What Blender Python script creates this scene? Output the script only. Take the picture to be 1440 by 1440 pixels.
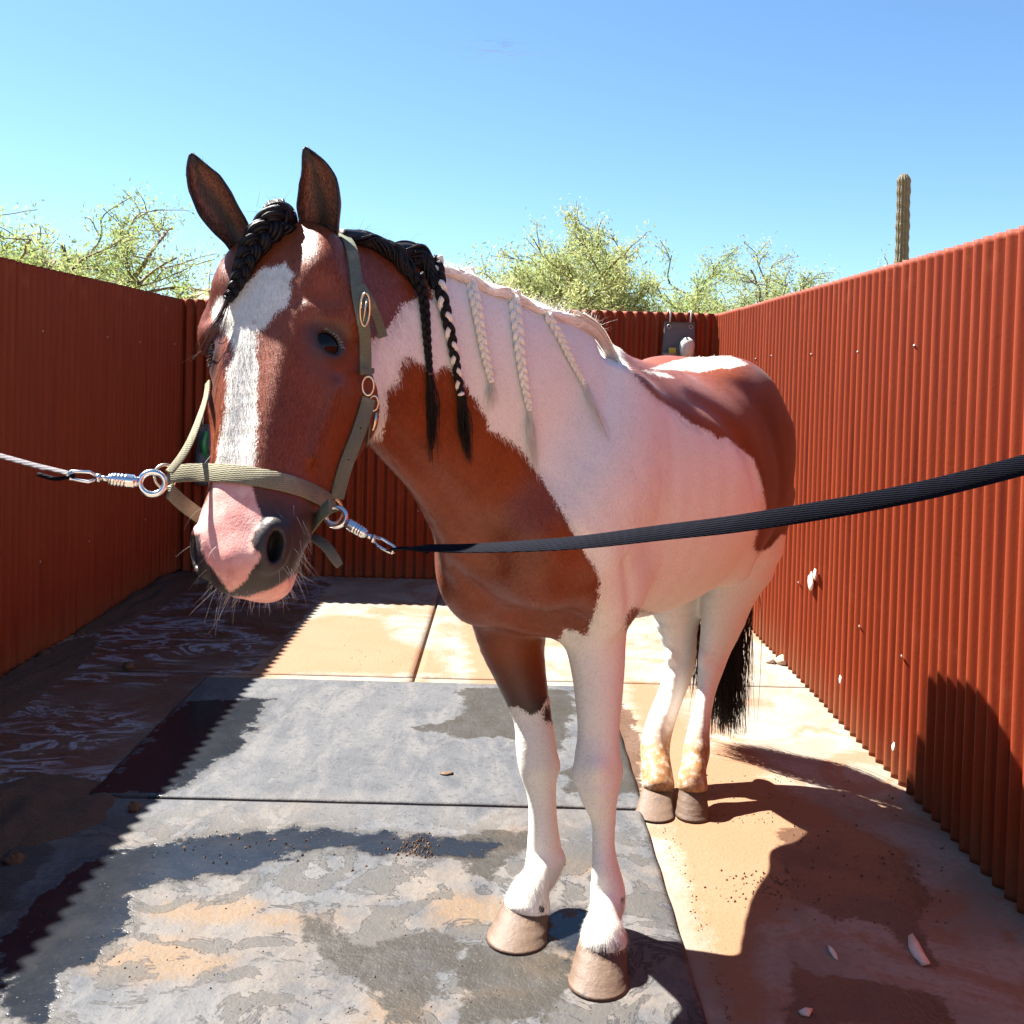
import bpy, math, random, time
import numpy as np
from mathutils import Vector, Matrix
T0 = time.time()
for o in list(bpy.data.objects):
    bpy.data.objects.remove(o)
SC = bpy.context.scene
COL = SC.collection
RNG = np.random.default_rng(7)
random.seed(7)

# ------------------------------------------------------------------ camera
F = 1400.0; PCX, PCY = 720.0, 573.0
CAMZ = 1.385
ROT = (Matrix.Rotation(-8.0/F, 4, 'Z') @ Matrix.Rotation(math.pi/2 - 46.0/F, 4, 'X') @ Matrix.Rotation(0.027, 4, 'Z'))
cd = bpy.data.cameras.new('camera'); cam = bpy.data.objects.new('camera', cd); COL.objects.link(cam)
cam.matrix_world = Matrix.Translation((0, 0, CAMZ)) @ ROT
cd.sensor_width = 36; cd.lens = 36*F/1440; cd.shift_y = -(720-PCY)/1440.0
cd.clip_start = 0.05; cd.clip_end = 5000
SC.camera = cam
RM = np.array(ROT.to_3x3())

def P(px, py, d):
    """point at picture position px,py (1440 px frame) and distance Y = d"""
    v = RM @ np.array([(px-PCX)/F, -(py-PCY)/F, -1.0])
    v = v*(d/v[1]); return np.array([v[0], d, CAMZ+v[2]])
def G(px, py, z=0.0):
    v = RM @ np.array([(px-PCX)/F, -(py-PCY)/F, -1.0])
    v = v*((z-CAMZ)/v[2]); return np.array([v[0], v[1], z])
def proj(p):
    """world points (n,3) -> picture coordinates"""
    q = (np.asarray(p) - np.array([0, 0, CAMZ])) @ RM
    return PCX + F*q[..., 0]/-q[..., 2], PCY - F*q[..., 1]/-q[..., 2]

# ------------------------------------------------------------------ light
SUN_DIR = np.array([-0.61, 0.41, 1.0]); SUN_DIR /= np.linalg.norm(SUN_DIR)
sd = bpy.data.lights.new('sun', 'SUN'); sun = bpy.data.objects.new('sun', sd); COL.objects.link(sun)
sd.energy = 5.0; sd.angle = math.radians(0.55); sd.color = (1.0, 0.95, 0.88)
sun.rotation_euler = Vector(SUN_DIR).to_track_quat('Z', 'Y').to_euler()
w = bpy.data.worlds.new('World'); SC.world = w; w.use_nodes = True
nt = w.node_tree; nt.nodes.clear()
out = nt.nodes.new('ShaderNodeOutputWorld'); bg = nt.nodes.new('ShaderNodeBackground')
sky = nt.nodes.new('ShaderNodeTexSky'); sky.sky_type = 'NISHITA'; sky.sun_disc = False
sky.sun_elevation = math.asin(SUN_DIR[2]); sky.sun_rotation = math.atan2(SUN_DIR[0], SUN_DIR[1])
sky.air_density = 1.0; sky.dust_density = 0.5; sky.ozone_density = 1.5; sky.altitude = 700
tint = nt.nodes.new('ShaderNodeMix'); tint.data_type = 'RGBA'; tint.blend_type = 'MULTIPLY'; tint.inputs[0].default_value = 1.0
tint.inputs[7].default_value = (0.58, 0.75, 0.86, 1)  # shifts the sky's hue and dims its light as well
nt.links.new(sky.outputs[0], tint.inputs[6]); nt.links.new(tint.outputs[2], bg.inputs[0]); nt.links.new(bg.outputs[0], out.inputs[0])
bg.inputs[1].default_value = 0.05
SC.view_settings.view_transform = 'Standard'; SC.view_settings.look = 'None'
SC.cycles.max_bounces = 6; SC.cycles.diffuse_bounces = 2; SC.cycles.glossy_bounces = 2; SC.cycles.transmission_bounces = 2
SC.cycles.caustics_reflective = False; SC.cycles.caustics_refractive = False
SC.view_settings.exposure = 2.3; SC.view_settings.gamma = 1.0
SC.view_settings.use_curve_mapping = False

# ------------------------------------------------------------------ node helpers
class NT:
    def __init__(s, name):
        s.m = bpy.data.materials.new(name); s.m.use_nodes = True
        s.t = s.m.node_tree; s.b = s.t.nodes['Principled BSDF']; s.o = s.t.nodes['Material Output']
        s.tc = None
    def n(s, typ, **kw):
        nd = s.t.nodes.new(typ)
        for k, v in kw.items():
            setattr(nd, k, v)
        return nd
    def l(s, a, b): s.t.links.new(a, b)
    def set(s, sock, v):
        if isinstance(v, bpy.types.NodeSocket): s.l(v, sock)
        elif isinstance(v, (tuple, list)) and len(v) == 3 and sock.type == 'RGBA': sock.default_value = (*v, 1)
        else: sock.default_value = v
    def coord(s, kind='Object'):
        if s.tc is None: s.tc = s.n('ShaderNodeTexCoord')
        return s.tc.outputs[kind]
    def mapp(s, vec, scale=(1, 1, 1), rot=(0, 0, 0), loc=(0, 0, 0)):
        m = s.n('ShaderNodeMapping'); s.l(vec, m.inputs[0])
        m.inputs[1].default_value = loc; m.inputs[2].default_value = rot; m.inputs[3].default_value = scale
        return m.outputs[0]
    def noise(s, vec, scale, detail=4, rough=0.55, dist=0.0, fac=True):
        n = s.n('ShaderNodeTexNoise'); s.l(vec, n.inputs['Vector'])
        n.inputs['Scale'].default_value = scale; n.inputs['Detail'].default_value = detail
        n.inputs['Roughness'].default_value = rough; n.inputs['Distortion'].default_value = dist
        return n.outputs['Fac' if fac else 'Color']
    def voro(s, vec, scale, feature='F1', outp='Distance', rnd=1.0):
        n = s.n('ShaderNodeTexVoronoi'); n.feature = feature; s.l(vec, n.inputs['Vector'])
        n.inputs['Scale'].default_value = scale; n.inputs['Randomness'].default_value = rnd
        return n.outputs[outp]
    def ramp(s, fac, stops, interp='LINEAR'):
        r = s.n('ShaderNodeValToRGB'); r.color_ramp.interpolation = interp; s.set(r.inputs[0], fac)
        e = r.color_ramp.elements
        while len(e) < len(stops): e.new(0.5)
        for i, (p, c) in enumerate(stops):
            e[i].position = p
            e[i].color = (c, c, c, 1) if isinstance(c, (int, float)) else (*c, 1)
        return r.outputs[0]
    def math(s, op, a, b=None, c=None, clamp=False):
        m = s.n('ShaderNodeMath', operation=op); m.use_clamp = clamp
        s.set(m.inputs[0], a)
        if b is not None: s.set(m.inputs[1], b)
        if c is not None: s.set(m.inputs[2], c)
        return m.outputs[0]
    def mix(s, fac, a, b, blend='MIX'):
        m = s.n('ShaderNodeMix', data_type='RGBA', blend_type=blend)
        s.set(m.inputs[0], fac); s.set(m.inputs[6], a); s.set(m.inputs[7], b)
        return m.outputs[2]
    def attr(s, name, outp='Fac'):
        a = s.n('ShaderNodeAttribute', attribute_name=name); return a.outputs[outp]
    def smooth(s, v, lo, hi):
        m = s.n('ShaderNodeMapRange', interpolation_type='SMOOTHSTEP')
        s.set(m.inputs[0], v); m.inputs[1].default_value = lo; m.inputs[2].default_value = hi
        return m.outputs[0]
    def bump(s, h, strength=0.3, dist=0.01, normal=None):
        b = s.n('ShaderNodeBump'); s.set(b.inputs['Height'], h)
        s.set(b.inputs['Strength'], strength); b.inputs['Distance'].default_value = dist
        if normal is not None: s.l(normal, b.inputs['Normal'])
        return b.outputs[0]
    def fin(s, color=None, rough=0.6, normal=None, metal=0.0, spec=None, **kw):
        if color is not None: s.set(s.b.inputs['Base Color'], color)
        s.set(s.b.inputs['Roughness'], rough); s.set(s.b.inputs['Metallic'], metal)
        if spec is not None: s.set(s.b.inputs['Specular IOR Level'], spec)
        if normal is not None: s.l(normal, s.b.inputs['Normal'])
        for k, v in kw.items(): s.set(s.b.inputs[k.replace('_', ' ')], v)
        return s.m

# ------------------------------------------------------------------ object helpers
def tag(o, label=None, cat=None, group=None, kind=None):
    if label: o['label'] = label
    if cat: o['category'] = cat
    if group: o['group'] = group
    if kind: o['kind'] = kind
    return o
def empty(name, loc=(0, 0, 0), rz=0, **kw):
    o = bpy.data.objects.new(name, None); COL.objects.link(o)
    o.location = tuple(float(v) for v in loc); o.rotation_euler = (0, 0, rz); o.empty_display_size = 0.1
    o['_l'] = [float(v) for v in loc]; o['_r'] = rz
    del o['_l'], o['_r']
    return tag(o, **kw)
def mesh_obj(name, V, Fc, mat=None, parent=None, smooth=True, **kw):
    """V given in world space; if parent is an unrotated empty its location is taken off"""
    V = np.asarray(V, dtype=np.float64).reshape(-1, 3)
    off = np.zeros(3)
    p = parent
    while p is not None:
        off += np.array(p.location); p = p.parent
    me = bpy.data.meshes.new(name)
    V = V - off
    if isinstance(Fc, np.ndarray) and Fc.ndim == 2:
        nf, k = Fc.shape
        me.vertices.add(len(V)); me.vertices.foreach_set('co', V.astype(np.float32).ravel())
        me.loops.add(nf*k); me.loops.foreach_set('vertex_index', Fc.astype(np.int32).ravel())
        me.polygons.add(nf); me.polygons.foreach_set('loop_start', np.arange(0, nf*k, k, dtype=np.int32))
        me.update(calc_edges=True)
    else:
        me.from_pydata(V.tolist(), [], [list(map(int, f)) for f in Fc]); me.update()
    if smooth: me.polygons.foreach_set('use_smooth', np.ones(len(me.polygons), dtype=bool))
    if mat is not None: me.materials.append(mat)
    o = bpy.data.objects.new(name, me); COL.objects.link(o)
    if parent is not None: o.parent = parent
    return tag(o, **kw)
class MB:
    """collects shapes into one mesh"""
    def __init__(s): s.V = []; s.F = []
    def add(s, V, Fc):
        b = len(s.V); s.V += [tuple(map(float, v)) for v in V]; s.F += [[int(i)+b for i in f] for f in Fc]; return s
    def box(s, c, size, R=None):
        c = np.array(c, float); h = np.array(size, float)/2
        vs = [np.array([x, y, z])*h for x in (-1, 1) for y in (-1, 1) for z in (-1, 1)]
        if R is not None: vs = [np.asarray(R) @ v for v in vs]
        return s.add([v+c for v in vs], [(0, 1, 3, 2), (4, 6, 7, 5), (0, 4, 5, 1), (2, 3, 7, 6), (0, 2, 6, 4), (1, 5, 7, 3)])
    def tube(s, pts, r, n=8, caps=True, flat=None):
        """round tube along pts; r number or list"""
        pts = np.asarray(pts, float); m = len(pts)
        r = np.full(m, r, float) if np.isscalar(r) else np.asarray(r, float)
        T = np.gradient(pts, axis=0); T /= np.linalg.norm(T, axis=1)[:, None]+1e-12
        up = np.array([0, 0, 1.0]) if abs(T[0, 2]) < 0.9 else np.array([1.0, 0, 0])
        V = []; a = np.arange(n)*2*math.pi/n
        for i in range(m):
            sd_ = np.cross(T[i], up); sd_ /= np.linalg.norm(sd_); u2 = np.cross(sd_, T[i]); up = u2
            V += [pts[i]+r[i]*(math.cos(q)*sd_+math.sin(q)*u2) for q in a]
        Fc = [(i*n+j, i*n+(j+1) % n, (i+1)*n+(j+1) % n, (i+1)*n+j) for i in range(m-1) for j in range(n)]
        if caps: Fc += [tuple(range(n))[::-1], tuple((m-1)*n+j for j in range(n))]
        return s.add(V, Fc)
    def strap(s, pts, nrm, width, thick, closed=False):
        """flat band along pts; nrm = face normal per point"""
        pts = np.asarray(pts, float); nrm = np.asarray(nrm, float); m = len(pts)
        width = np.full(m, width, float) if np.isscalar(width) else np.asarray(width, float)
        if closed: T = np.roll(pts, -1, 0)-np.roll(pts, 1, 0)
        else: T = np.gradient(pts, axis=0)
        T /= np.linalg.norm(T, axis=1)[:, None]+1e-12
        V = []
        for i in range(m):
            n_ = nrm[i]-T[i]*(nrm[i] @ T[i]); n_ /= np.linalg.norm(n_)+1e-12; b = np.cross(T[i], n_)
            hw = width[i]/2; ht = thick/2; e = min(ht*0.8, hw*0.3)
            prof = [(-hw, -ht+e*.6), (-hw+e, -ht), (hw-e, -ht), (hw, -ht+e*.6), (hw, ht-e*.6), (hw-e, ht), (-hw+e, ht), (-hw, ht-e*.6)]
            V += [pts[i]+b*x+n_*y for x, y in prof]
        k = 8; Fc = []
        for i in range(m if closed else m-1):
            j = (i+1) % m
            Fc += [(i*k+q, i*k+(q+1) % k, j*k+(q+1) % k, j*k+q) for q in range(k)]
        if not closed: Fc += [tuple(range(k))[::-1], tuple((m-1)*k+q for q in range(k))]
        return s.add(V, Fc)
    def build(s, name, mat=None, parent=None, smooth=True, **kw):
        return mesh_obj(name, s.V, s.F, mat, parent, smooth, **kw)
def autosmooth(o, ang=35):
    me = o.data; me.polygons.foreach_set('use_smooth', np.ones(len(me.polygons), dtype=bool))
    try: me.set_sharp_from_angle(angle=math.radians(ang))
    except Exception: pass
    return o
def bevel(o, wd=0.003, seg=2):
    m = o.modifiers.new('bevel', 'BEVEL'); m.width = wd; m.segments = seg; m.limit_method = 'ANGLE'; return o
def catmull(pts, n):
    """smooth resample of control rows (any width) into n rows"""
    p = np.asarray(pts, float); m = len(p)
    if m == 2: return p[0]+(p[1]-p[0])*np.linspace(0, 1, n)[:, None]
    q = np.vstack([2*p[0]-p[1], p, 2*p[-1]-p[-2]])
    u = np.linspace(0, m-1, n); i = np.minimum(u.astype(int), m-2); t = (u-i)[:, None]
    a, b, c, d = q[i], q[i+1], q[i+2], q[i+3]
    return 0.5*((2*b)+(-a+c)*t+(2*a-5*b+4*c-d)*t*t+(-a+3*b-3*c+d)*t**3)
def unit(v): v = np.asarray(v, float); return v/np.linalg.norm(v)
def copy_tree(o, parent=None):
    c = o.copy(); COL.objects.link(c); c.parent = parent
    for ch in list(o.children): copy_tree(ch, c)
    return c

# ================================================================== THE SETTING
XL, XR, YB, WH = -2.164, 1.387, 6.62, 1.83
def poly_sd(px, py, poly):
    """signed distance to a polygon, positive inside"""
    poly = np.asarray(poly, float); n = len(poly); d = np.full(len(px), 1e9); ins = np.zeros(len(px), bool)
    for i in range(n):
        a = poly[i]; b = poly[(i+1) % n]; e = b-a; L2 = e @ e+1e-12
        wx = px-a[0]; wy = py-a[1]; t = np.clip((wx*e[0]+wy*e[1])/L2, 0, 1)
        d = np.minimum(d, (wx-e[0]*t)**2+(wy-e[1]*t)**2)
        c = (a[1] > py) != (b[1] > py)
        ins ^= c & (px < (b[0]-a[0])*(py-a[1])/(b[1]-a[1]+1e-12)+a[0])
    d = np.sqrt(d); return np.where(ins, d, -d)
def gpoly(pts, z=0.0): return [G(x, y, z)[:2] for x, y in pts]
def elp(cx, cy, rx, ry, n=14, z=0.0):
    return [G(cx+rx*math.cos(a)*(1+.18*math.sin(3*a+cx)), cy+ry*math.sin(a)*(1+.15*math.cos(2*a+cy)), z)[:2] for a in np.linspace(0, 2*math.pi, n, endpoint=False)]
def set_attr(o, name, val):
    a = o.data.attributes.new(name, 'FLOAT', 'POINT'); a.data.foreach_set('value', np.asarray(val, np.float32))

WET = [gpoly(p) for p in [
    [(262, 990), (380, 988), (330, 1060), (240, 1122), (120, 1126), (190, 1060)],
    [(0, 1445), (0, 1300), (60, 1262), (150, 1200), (260, 1186), (330, 1178), (420, 1172), (480, 1176), (560, 1183), (640, 1188), (700, 1195), (680, 1212), (600, 1212), (500, 1205), (440, 1198), (400, 1212), (330, 1240), (240, 1250), (190, 1262), (180, 1300), (150, 1340), (100, 1380), (60, 1440)],
    [(775, 1290), (830, 1296), (860, 1330), (840, 1360), (785, 1345)]]]
DAMP = [gpoly(p) for p in [
    [(620, 1185), (700, 1172), (760, 1180), (740, 1205), (700, 1222), (688, 1246), (655, 1226), (600, 1200)],
    [(420, 1288), (450, 1300), (470, 1322), (520, 1345), (560, 1325), (600, 1312), (640, 1318), (648, 1350), (620, 1395), (600, 1445), (540, 1445), (530, 1400), (470, 1372), (436, 1335)],
    [(650, 1345), (700, 1330), (735, 1322), (790, 1345), (800, 1395), (770, 1445), (645, 1445), (655, 1390)],
    [(645, 974), (700, 970), (805, 976), (812, 1000), (800, 1020), (790, 1062), (750, 1052), (700, 1040), (660, 1043), (600, 1034), (575, 1030), (640, 1018), (652, 1000)],
    [(868, 985), (885, 1000), (905, 1040), (900, 1118), (860, 1130), (800, 1120), (790, 1090), (860, 1060)],
    [(1090, 1165), (1190, 1158), (1250, 1190), (1290, 1225), (1312, 1262), (1292, 1300), (1322, 1350), (1300, 1360), (1240, 1300), (1170, 1290), (1120, 1262), (1100, 1215)],
    [(1100, 1445), (1112, 1345), (1150, 1370), (1230, 1385), (1330, 1400), (1350, 1445)],
    [(-500, 1700), (-500, 1000), (0, 975), (235, 825), (330, 815), (470, 812), (445, 850), (398, 900), (352, 945), (290, 952), (150, 1120), (90, 1150), (60, 1230), (0, 1290), (-60, 1500)],  # damp brown floor, right edge shaped to the left wall's cast shadow
    [(640, 1395), (655, 1345), (700, 1350), (740, 1330), (780, 1360), (790, 1440), (700, 1440)]]]
SAND = [gpoly(p) for p in [
    [(430, 870), (470, 862), (540, 868), (560, 900), (620, 915), (640, 950), (420, 948), (330, 960)],
    [(640, 850), (720, 850), (720, 970), (660, 965), (645, 900)],
    [(870, 950), (930, 960), (960, 1000), (1010, 1060), (1100, 1100), (1190, 1150), (1290, 1200), (1250, 1250), (1120, 1270), (1060, 1350), (1120, 1445), (1020, 1445), (925, 1160), (900, 1060)],
    [(1000, 1040), (1060, 1050), (1100, 1090), (1040, 1110), (990, 1090)]]]+[
    elp(655, 1288, 58, 30), elp(588, 1193, 26, 14), elp(718, 1188, 44, 17), elp(820, 1225, 38, 15), elp(770, 1365, 60, 22), elp(700, 1408, 60, 16), elp(560, 1430, 60, 26), elp(300, 1290, 90, 18), elp(330, 1190, 60, 7), elp(410, 1300, 60, 16), elp(220, 1360, 110, 28), elp(540, 860, 30, 8)]
def paint(o, V):
    for nm, polys in (('wet', WET), ('damp', DAMP), ('sand', SAND)):
        d = np.full(len(V), -1.0)
        for p in polys:
            p = np.array(p); c = p.mean(0); r = np.linalg.norm(p-c, axis=1).max()+.3
            m = np.hypot(V[:, 0]-c[0], V[:, 1]-c[1]) < r
            if m.any(): d[m] = np.maximum(d[m], poly_sd(V[m, 0], V[m, 1], p))
        set_attr(o, nm, np.clip(d, -.3, .3))

def floor_common(m):
    c = m.coord('Object')
    n1 = m.noise(c, 3.2, 6, .6, .6); n2 = m.noise(c, 14, 5, .6); n3 = m.noise(c, 120, 3, .6); n4 = m.noise(c, 48, 4, .65, .3)
    def edge(name, amp=.10, soft=.012):
        v = m.math('ADD', m.attr(name), m.math('MULTIPLY', m.math('SUBTRACT', n2, .5), amp))
        v = m.math('ADD', v, m.math('MULTIPLY', m.math('SUBTRACT', n4, .5), .05))
        return v
    return c, n1, n2, n3, n4, edge
# --- concrete
m = NT('concrete'); c, n1, n2, n3, n4, edge = floor_common(m)
base = m.mix(m.smooth(n1, .38, .62), (0.1744, 0.1476, 0.114), (0.2482, 0.2214, 0.1811))
base = m.mix(m.smooth(n4, .45, .75), base, (0.1878, 0.1409, 0.1006))
sv = edge('sand', .14); nz = m.noise(c, 2.3, 6, .65, 1.2)
sandm = m.math('MAXIMUM', m.smooth(sv, -.03, .06), m.math('MULTIPLY', m.smooth(nz, .50, .60), .75))
base = m.mix(m.math('MULTIPLY', sandm, .9), base, m.mix(n3, (.155, .070, .030), (.235, .125, .062)))
dv = edge('damp', .12); dm = m.smooth(dv, -.008, .012)
foam = m.noise(m.mapp(c, (1, 1.9, 1), (0, 0, 0.5655)), 2.0, 7, .62, 2.6)
fm = m.smooth(m.math('ABSOLUTE', m.math('SUBTRACT', foam, .54)), .05, .005)
fm = m.math('MULTIPLY', fm, m.smooth(m.noise(c, 1.3, 2), .40, .52))
damp = m.mix(n1, (0.0622, 0.03393, 0.02036), (0.1074, 0.0622, 0.03845)); damp = m.mix(m.smooth(n4, .5, .8), damp, (0.04524, 0.02601, 0.01697))
fx = m.n('ShaderNodeSeparateXYZ'); m.l(c, fx.inputs[0])
fm = m.math('MULTIPLY', fm, m.smooth(fx.outputs[0], -.6, -.9))
damp = m.mix(m.math('MULTIPLY', fm, .75), damp, (0.2941, 0.328, 0.3845))
base = m.mix(m.math('MULTIPLY', dm, .96), base, damp)
spk = m.smooth(m.voro(c, 42), .13, .05); base = m.mix(m.math('MULTIPLY', spk, m.smooth(n2, .5, .7)), base, (0.0624, 0.0351, 0.0195))
rg = m.mix(dm, (.8, .8, .8), m.mix(m.smooth(n1, .4, .6), (.30, .30, .30), (.52, .52, .52)))
hh = m.math('ADD', m.math('MULTIPLY', n3, .5), m.math('MULTIPLY', n4, .8)); hh = m.math('ADD', hh, m.math('MULTIPLY', sandm, .5))
M_conc = m.fin(base, rg, m.bump(hh, .5, .006), spec=.35)
# --- rubber mat
m = NT('rubber_mat'); c, n1, n2, n3, n4, edge = floor_common(m)
dust = m.mix(m.smooth(n1, .36, .64), (0.04298, 0.04702, 0.05461), (0.06827, 0.0708, 0.07585))
dust = m.mix(m.smooth(m.noise(m.mapp(c, (1, .35, 1)), 9, 7, .7, .7), .42, .68), dust, (0.09357, 0.09202, 0.09099))
dust = m.mix(m.math('MULTIPLY', m.smooth(n4, .50, .72), .65), dust, (0.02528, 0.02781, 0.03287))
ys_ = m.n('ShaderNodeSeparateXYZ'); m.l(c, ys_.inputs[0])
sv = edge('sand', .10); sm = m.smooth(sv, -.04, .05)
tan = m.math('MULTIPLY', m.smooth(m.noise(c, 2.6, 5, .6, .5), .42, .64), m.smooth(ys_.outputs[1], 3.3, 2.9))
dust = m.mix(m.math('MULTIPLY', tan, m.math('ADD', .05, m.math('MULTIPLY', n2, .75))), dust, m.mix(n3, (0.1213, 0.09357, 0.06827), (0.1719, 0.1366, 0.1011)))
dust = m.mix(m.math('MULTIPLY', sm, m.math('ADD', .35, m.math('MULTIPLY', n4, .6))), dust, m.mix(n3, (0.1011, 0.05815, 0.02528), (0.1719, 0.1113, 0.05815)))
# drying rings left by old puddles
rn = m.noise(c, 4.0, 6, .62, 1.6); near_ = m.smooth(ys_.outputs[1], 3.2, 2.8)
ring_ = m.smooth(m.math('ABSOLUTE', m.math('SUBTRACT', rn, .53)), .016, .003); stn = m.smooth(rn, .53, .56)
dust = m.mix(m.math('MULTIPLY', m.math('MULTIPLY', stn, near_), .78), dust, m.mix(n4, (0.02781, 0.02781, 0.02781), (0.06321, 0.05815, 0.05057)))
dust = m.mix(m.math('MULTIPLY', m.math('MULTIPLY', ring_, near_), .8), dust, (0.01517, 0.01517, 0.01619))
wv = m.math('ADD', edge('wet', .17), m.math('MULTIPLY', m.math('SUBTRACT', n1, .5), .12))
wm = m.smooth(wv, -.018, .016); rim = m.math('MULTIPLY', m.smooth(wv, -.045, -.003), m.math('SUBTRACT', 1.0, wm))
dust = m.mix(m.math('MULTIPLY', rim, .65), dust, (0.02781, 0.02528, 0.02276))
dv = edge('damp', .16); dm = m.smooth(dv, -.012, .012)
dust = m.mix(m.math('MULTIPLY', dm, m.math('ADD', .45, m.math('MULTIPLY', n2, .8))), dust, m.mix(n4, (0.01416, 0.01264, 0.01011), (0.03793, 0.03287, 0.02528)))
col = m.mix(m.math('MULTIPLY', wm, m.math('ADD', .80, m.math('MULTIPLY', n2, .3))), dust, m.mix(n3, (0.006068, 0.008597, 0.01315), (0.01416, 0.01668, 0.02023)))  # blue in the wet colour partly stands in for reflected sky
flk = m.smooth(m.voro(c, 60), .16, .07); flk = m.math('MULTIPLY', flk, m.smooth(n2, .50, .64))
col = m.mix(m.math('MULTIPLY', flk, .7), col, (0.1366, 0.1213, 0.09606))
rg = m.mix(wm, m.mix(dm, (.70, .70, .70), (.5, .5, .5)), (.13, .13, .13))
hh = m.math('ADD', m.math('MULTIPLY', n3, .4), m.math('MULTIPLY', n4, .8)); hh = m.math('MULTIPLY', hh, m.math('SUBTRACT', 1.0, m.math('MULTIPLY', wm, .9)))
M_mat = m.fin(col, rg, m.bump(hh, .6, .006), spec=.28)
m = NT('desert_soil'); c = m.coord(); n1 = m.noise(c, .6, 6); n2 = m.noise(c, 30, 5)
M_soil = m.fin(m.mix(n1, (.34, .20, .11), (.46, .31, .19)), .95, m.bump(n2, .6, .03))
m = NT('joint_dirt'); c = m.coord(); n2 = m.noise(c, 60, 5)
M_joint = m.fin(m.mix(n2, (.30, .13, .045), (.48, .24, .10)), .95, m.bump(n2, .7, .01))

# desert ground to the horizon
g = MB(); R_ = 1500
g.add([(-R_, -R_, -.14), (R_, -R_, -.14), (R_, R_, -.14), (-R_, R_, -.14)], [(0, 1, 2, 3)])
g.build('desert_ground', M_soil, smooth=False, kind='structure')
fl = empty('concrete_floor', (0, 0, 0), kind='structure')
MB().box((-.39, 2.2, -.075), (4.4, 9.6, .11)).build('joint_bed', M_joint, fl, False)
JX, JY = -.385, 4.47
def grid_sheet(x0, x1, y0, y1, z, zb, step, wob=.0):
    nx = max(2, int((x1-x0)/step)); ny = max(2, int((y1-y0)/step))
    X, Y = np.meshgrid(np.linspace(x0, x1, nx), np.linspace(y0, y1, ny), indexing='ij')
    Zz = np.full(X.shape, z)+wob*np.sin(X*2.1+Y*1.3)*np.cos(Y*1.7-X)
    V = np.stack([X.ravel(), Y.ravel(), Zz.ravel()], 1)
    idx = np.arange(nx*ny).reshape(nx, ny)
    Q = np.stack([idx[:-1, :-1].ravel(), idx[1:, :-1].ravel(), idx[1:, 1:].ravel(), idx[:-1, 1:].ravel()], 1)
    b = [idx[:, 0], idx[-1, :], idx[::-1, -1], idx[0, ::-1]]; loop = np.concatenate([q[:-1] for q in b])
    lo = V[loop].copy(); lo[:, 2] = zb; n0_ = len(V); V = np.vstack([V, lo]); k = len(loop)
    j = np.arange(k); S = np.stack([loop, n0_+j, n0_+(j+1) % k, loop[(j+1) % k]], 1)[:, ::-1]
    return V, np.vstack([Q, S[:, ::-1]])
slabs = [(XL-.4, JX-.007, -2.5, JY-.004, .03), (JX+.007, XR+.45, -2.5, JY-.004, .02), (XL-.4, JX-.008, JY+.004, YB+.35, .03), (JX+.008, XR+.45, JY+.004, YB+.35, .03)]
for x0, x1, y0, y1, st in slabs:
    V, Q = grid_sheet(x0, x1, y0, y1, 0.0, -.1, st)
    o = mesh_obj('concrete_slab', V, Q, M_conc, fl, False); paint(o, V)
# rubber mats
for (x0, x1, y0, y1), lab in [((-1.30, .475, 3.135, 4.38), 'black rubber stall mat farther from the camera, dusty grey with one damp brown blotch'),
                              ((-1.365, .465, 1.885, 3.12), 'black rubber stall mat nearest the camera, puddled and dusty under the front hooves')]:
    V, Q = grid_sheet(x0, x1, y0, y1, .014, .0, .012)
    nt_ = len(V)
    ee = np.minimum.reduce([V[:, 0]-x0, x1-V[:, 0], V[:, 1]-y0, y1-V[:, 1]])
    V[:, 2] -= np.where(V[:, 2] > .005, .004*np.exp(-np.maximum(ee, 0)/.006), 0)
    jit = (.0012*(ee < .02))*np.sin(V[:, 0]*23)*np.sin(V[:, 1]*31+1); V[:, 0] += jit; V[:, 1] += jit
    o = mesh_obj('rubber_mat', V, Q, M_mat, None, False, label=lab, cat='mat', group='rubber mats on the floor'); paint(o, V)

# --- corrugated walls
m = NT('red_corrugated_steel'); c = m.coord('Object')
oi = m.n('ShaderNodeObjectInfo')
n1 = m.noise(m.mapp(c, (9, 9, .7)), 1.6, 5, .6); n2 = m.noise(c, 90, 3, .6); n3 = m.noise(m.mapp(c, (30, 30, 1.0)), 1.5, 4)
n4 = m.noise(c, 5, 5, .65, .6)
col = m.mix(n1, (0.1525, 0.02059, 0.006863), (0.2364, 0.04118, 0.0122)); col = m.mix(m.math('MULTIPLY', oi.outputs['Random'], .45), col, (0.1716, 0.02898, 0.01068))
col = m.mix(m.smooth(n3, .52, .78), col, (0.122, 0.01678, 0.007626))
col = m.mix(m.math('MULTIPLY', m.smooth(n2, .60, .74), .45), col, (0.09151, 0.01678, 0.01068))
col = m.mix(m.math('MULTIPLY', m.smooth(n4, .58, .74), .30), col, (0.2745, 0.07626, 0.03432))
z_ = m.n('ShaderNodeSeparateXYZ'); m.l(c, z_.inputs[0])
low = m.math('MULTIPLY', m.smooth(m.math('ADD', z_.outputs[2], m.math('MULTIPLY', n3, .35)), .42, .10), .7)
col = m.mix(low, col, (0.183, 0.07245, 0.03432))
drip = m.math('MULTIPLY', m.smooth(m.noise(m.mapp(c, (55, 55, .5)), 1.0, 3), .60, .72), m.smooth(m.math('ADD', z_.outputs[2], m.math('MULTIPLY', n4, .8)), 1.5, 2.0))
col = m.mix(m.math('MULTIPLY', drip, .5), col, (0.07626, 0.01525, 0.009151))
M_wall = m.fin(m.mix(.05, col, (.28, .055, .02)), m.mix(n1, (.5,)*3, (.7,)*3), m.bump(m.math('ADD', n2, n3), .14, .003), spec=.12)
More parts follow.
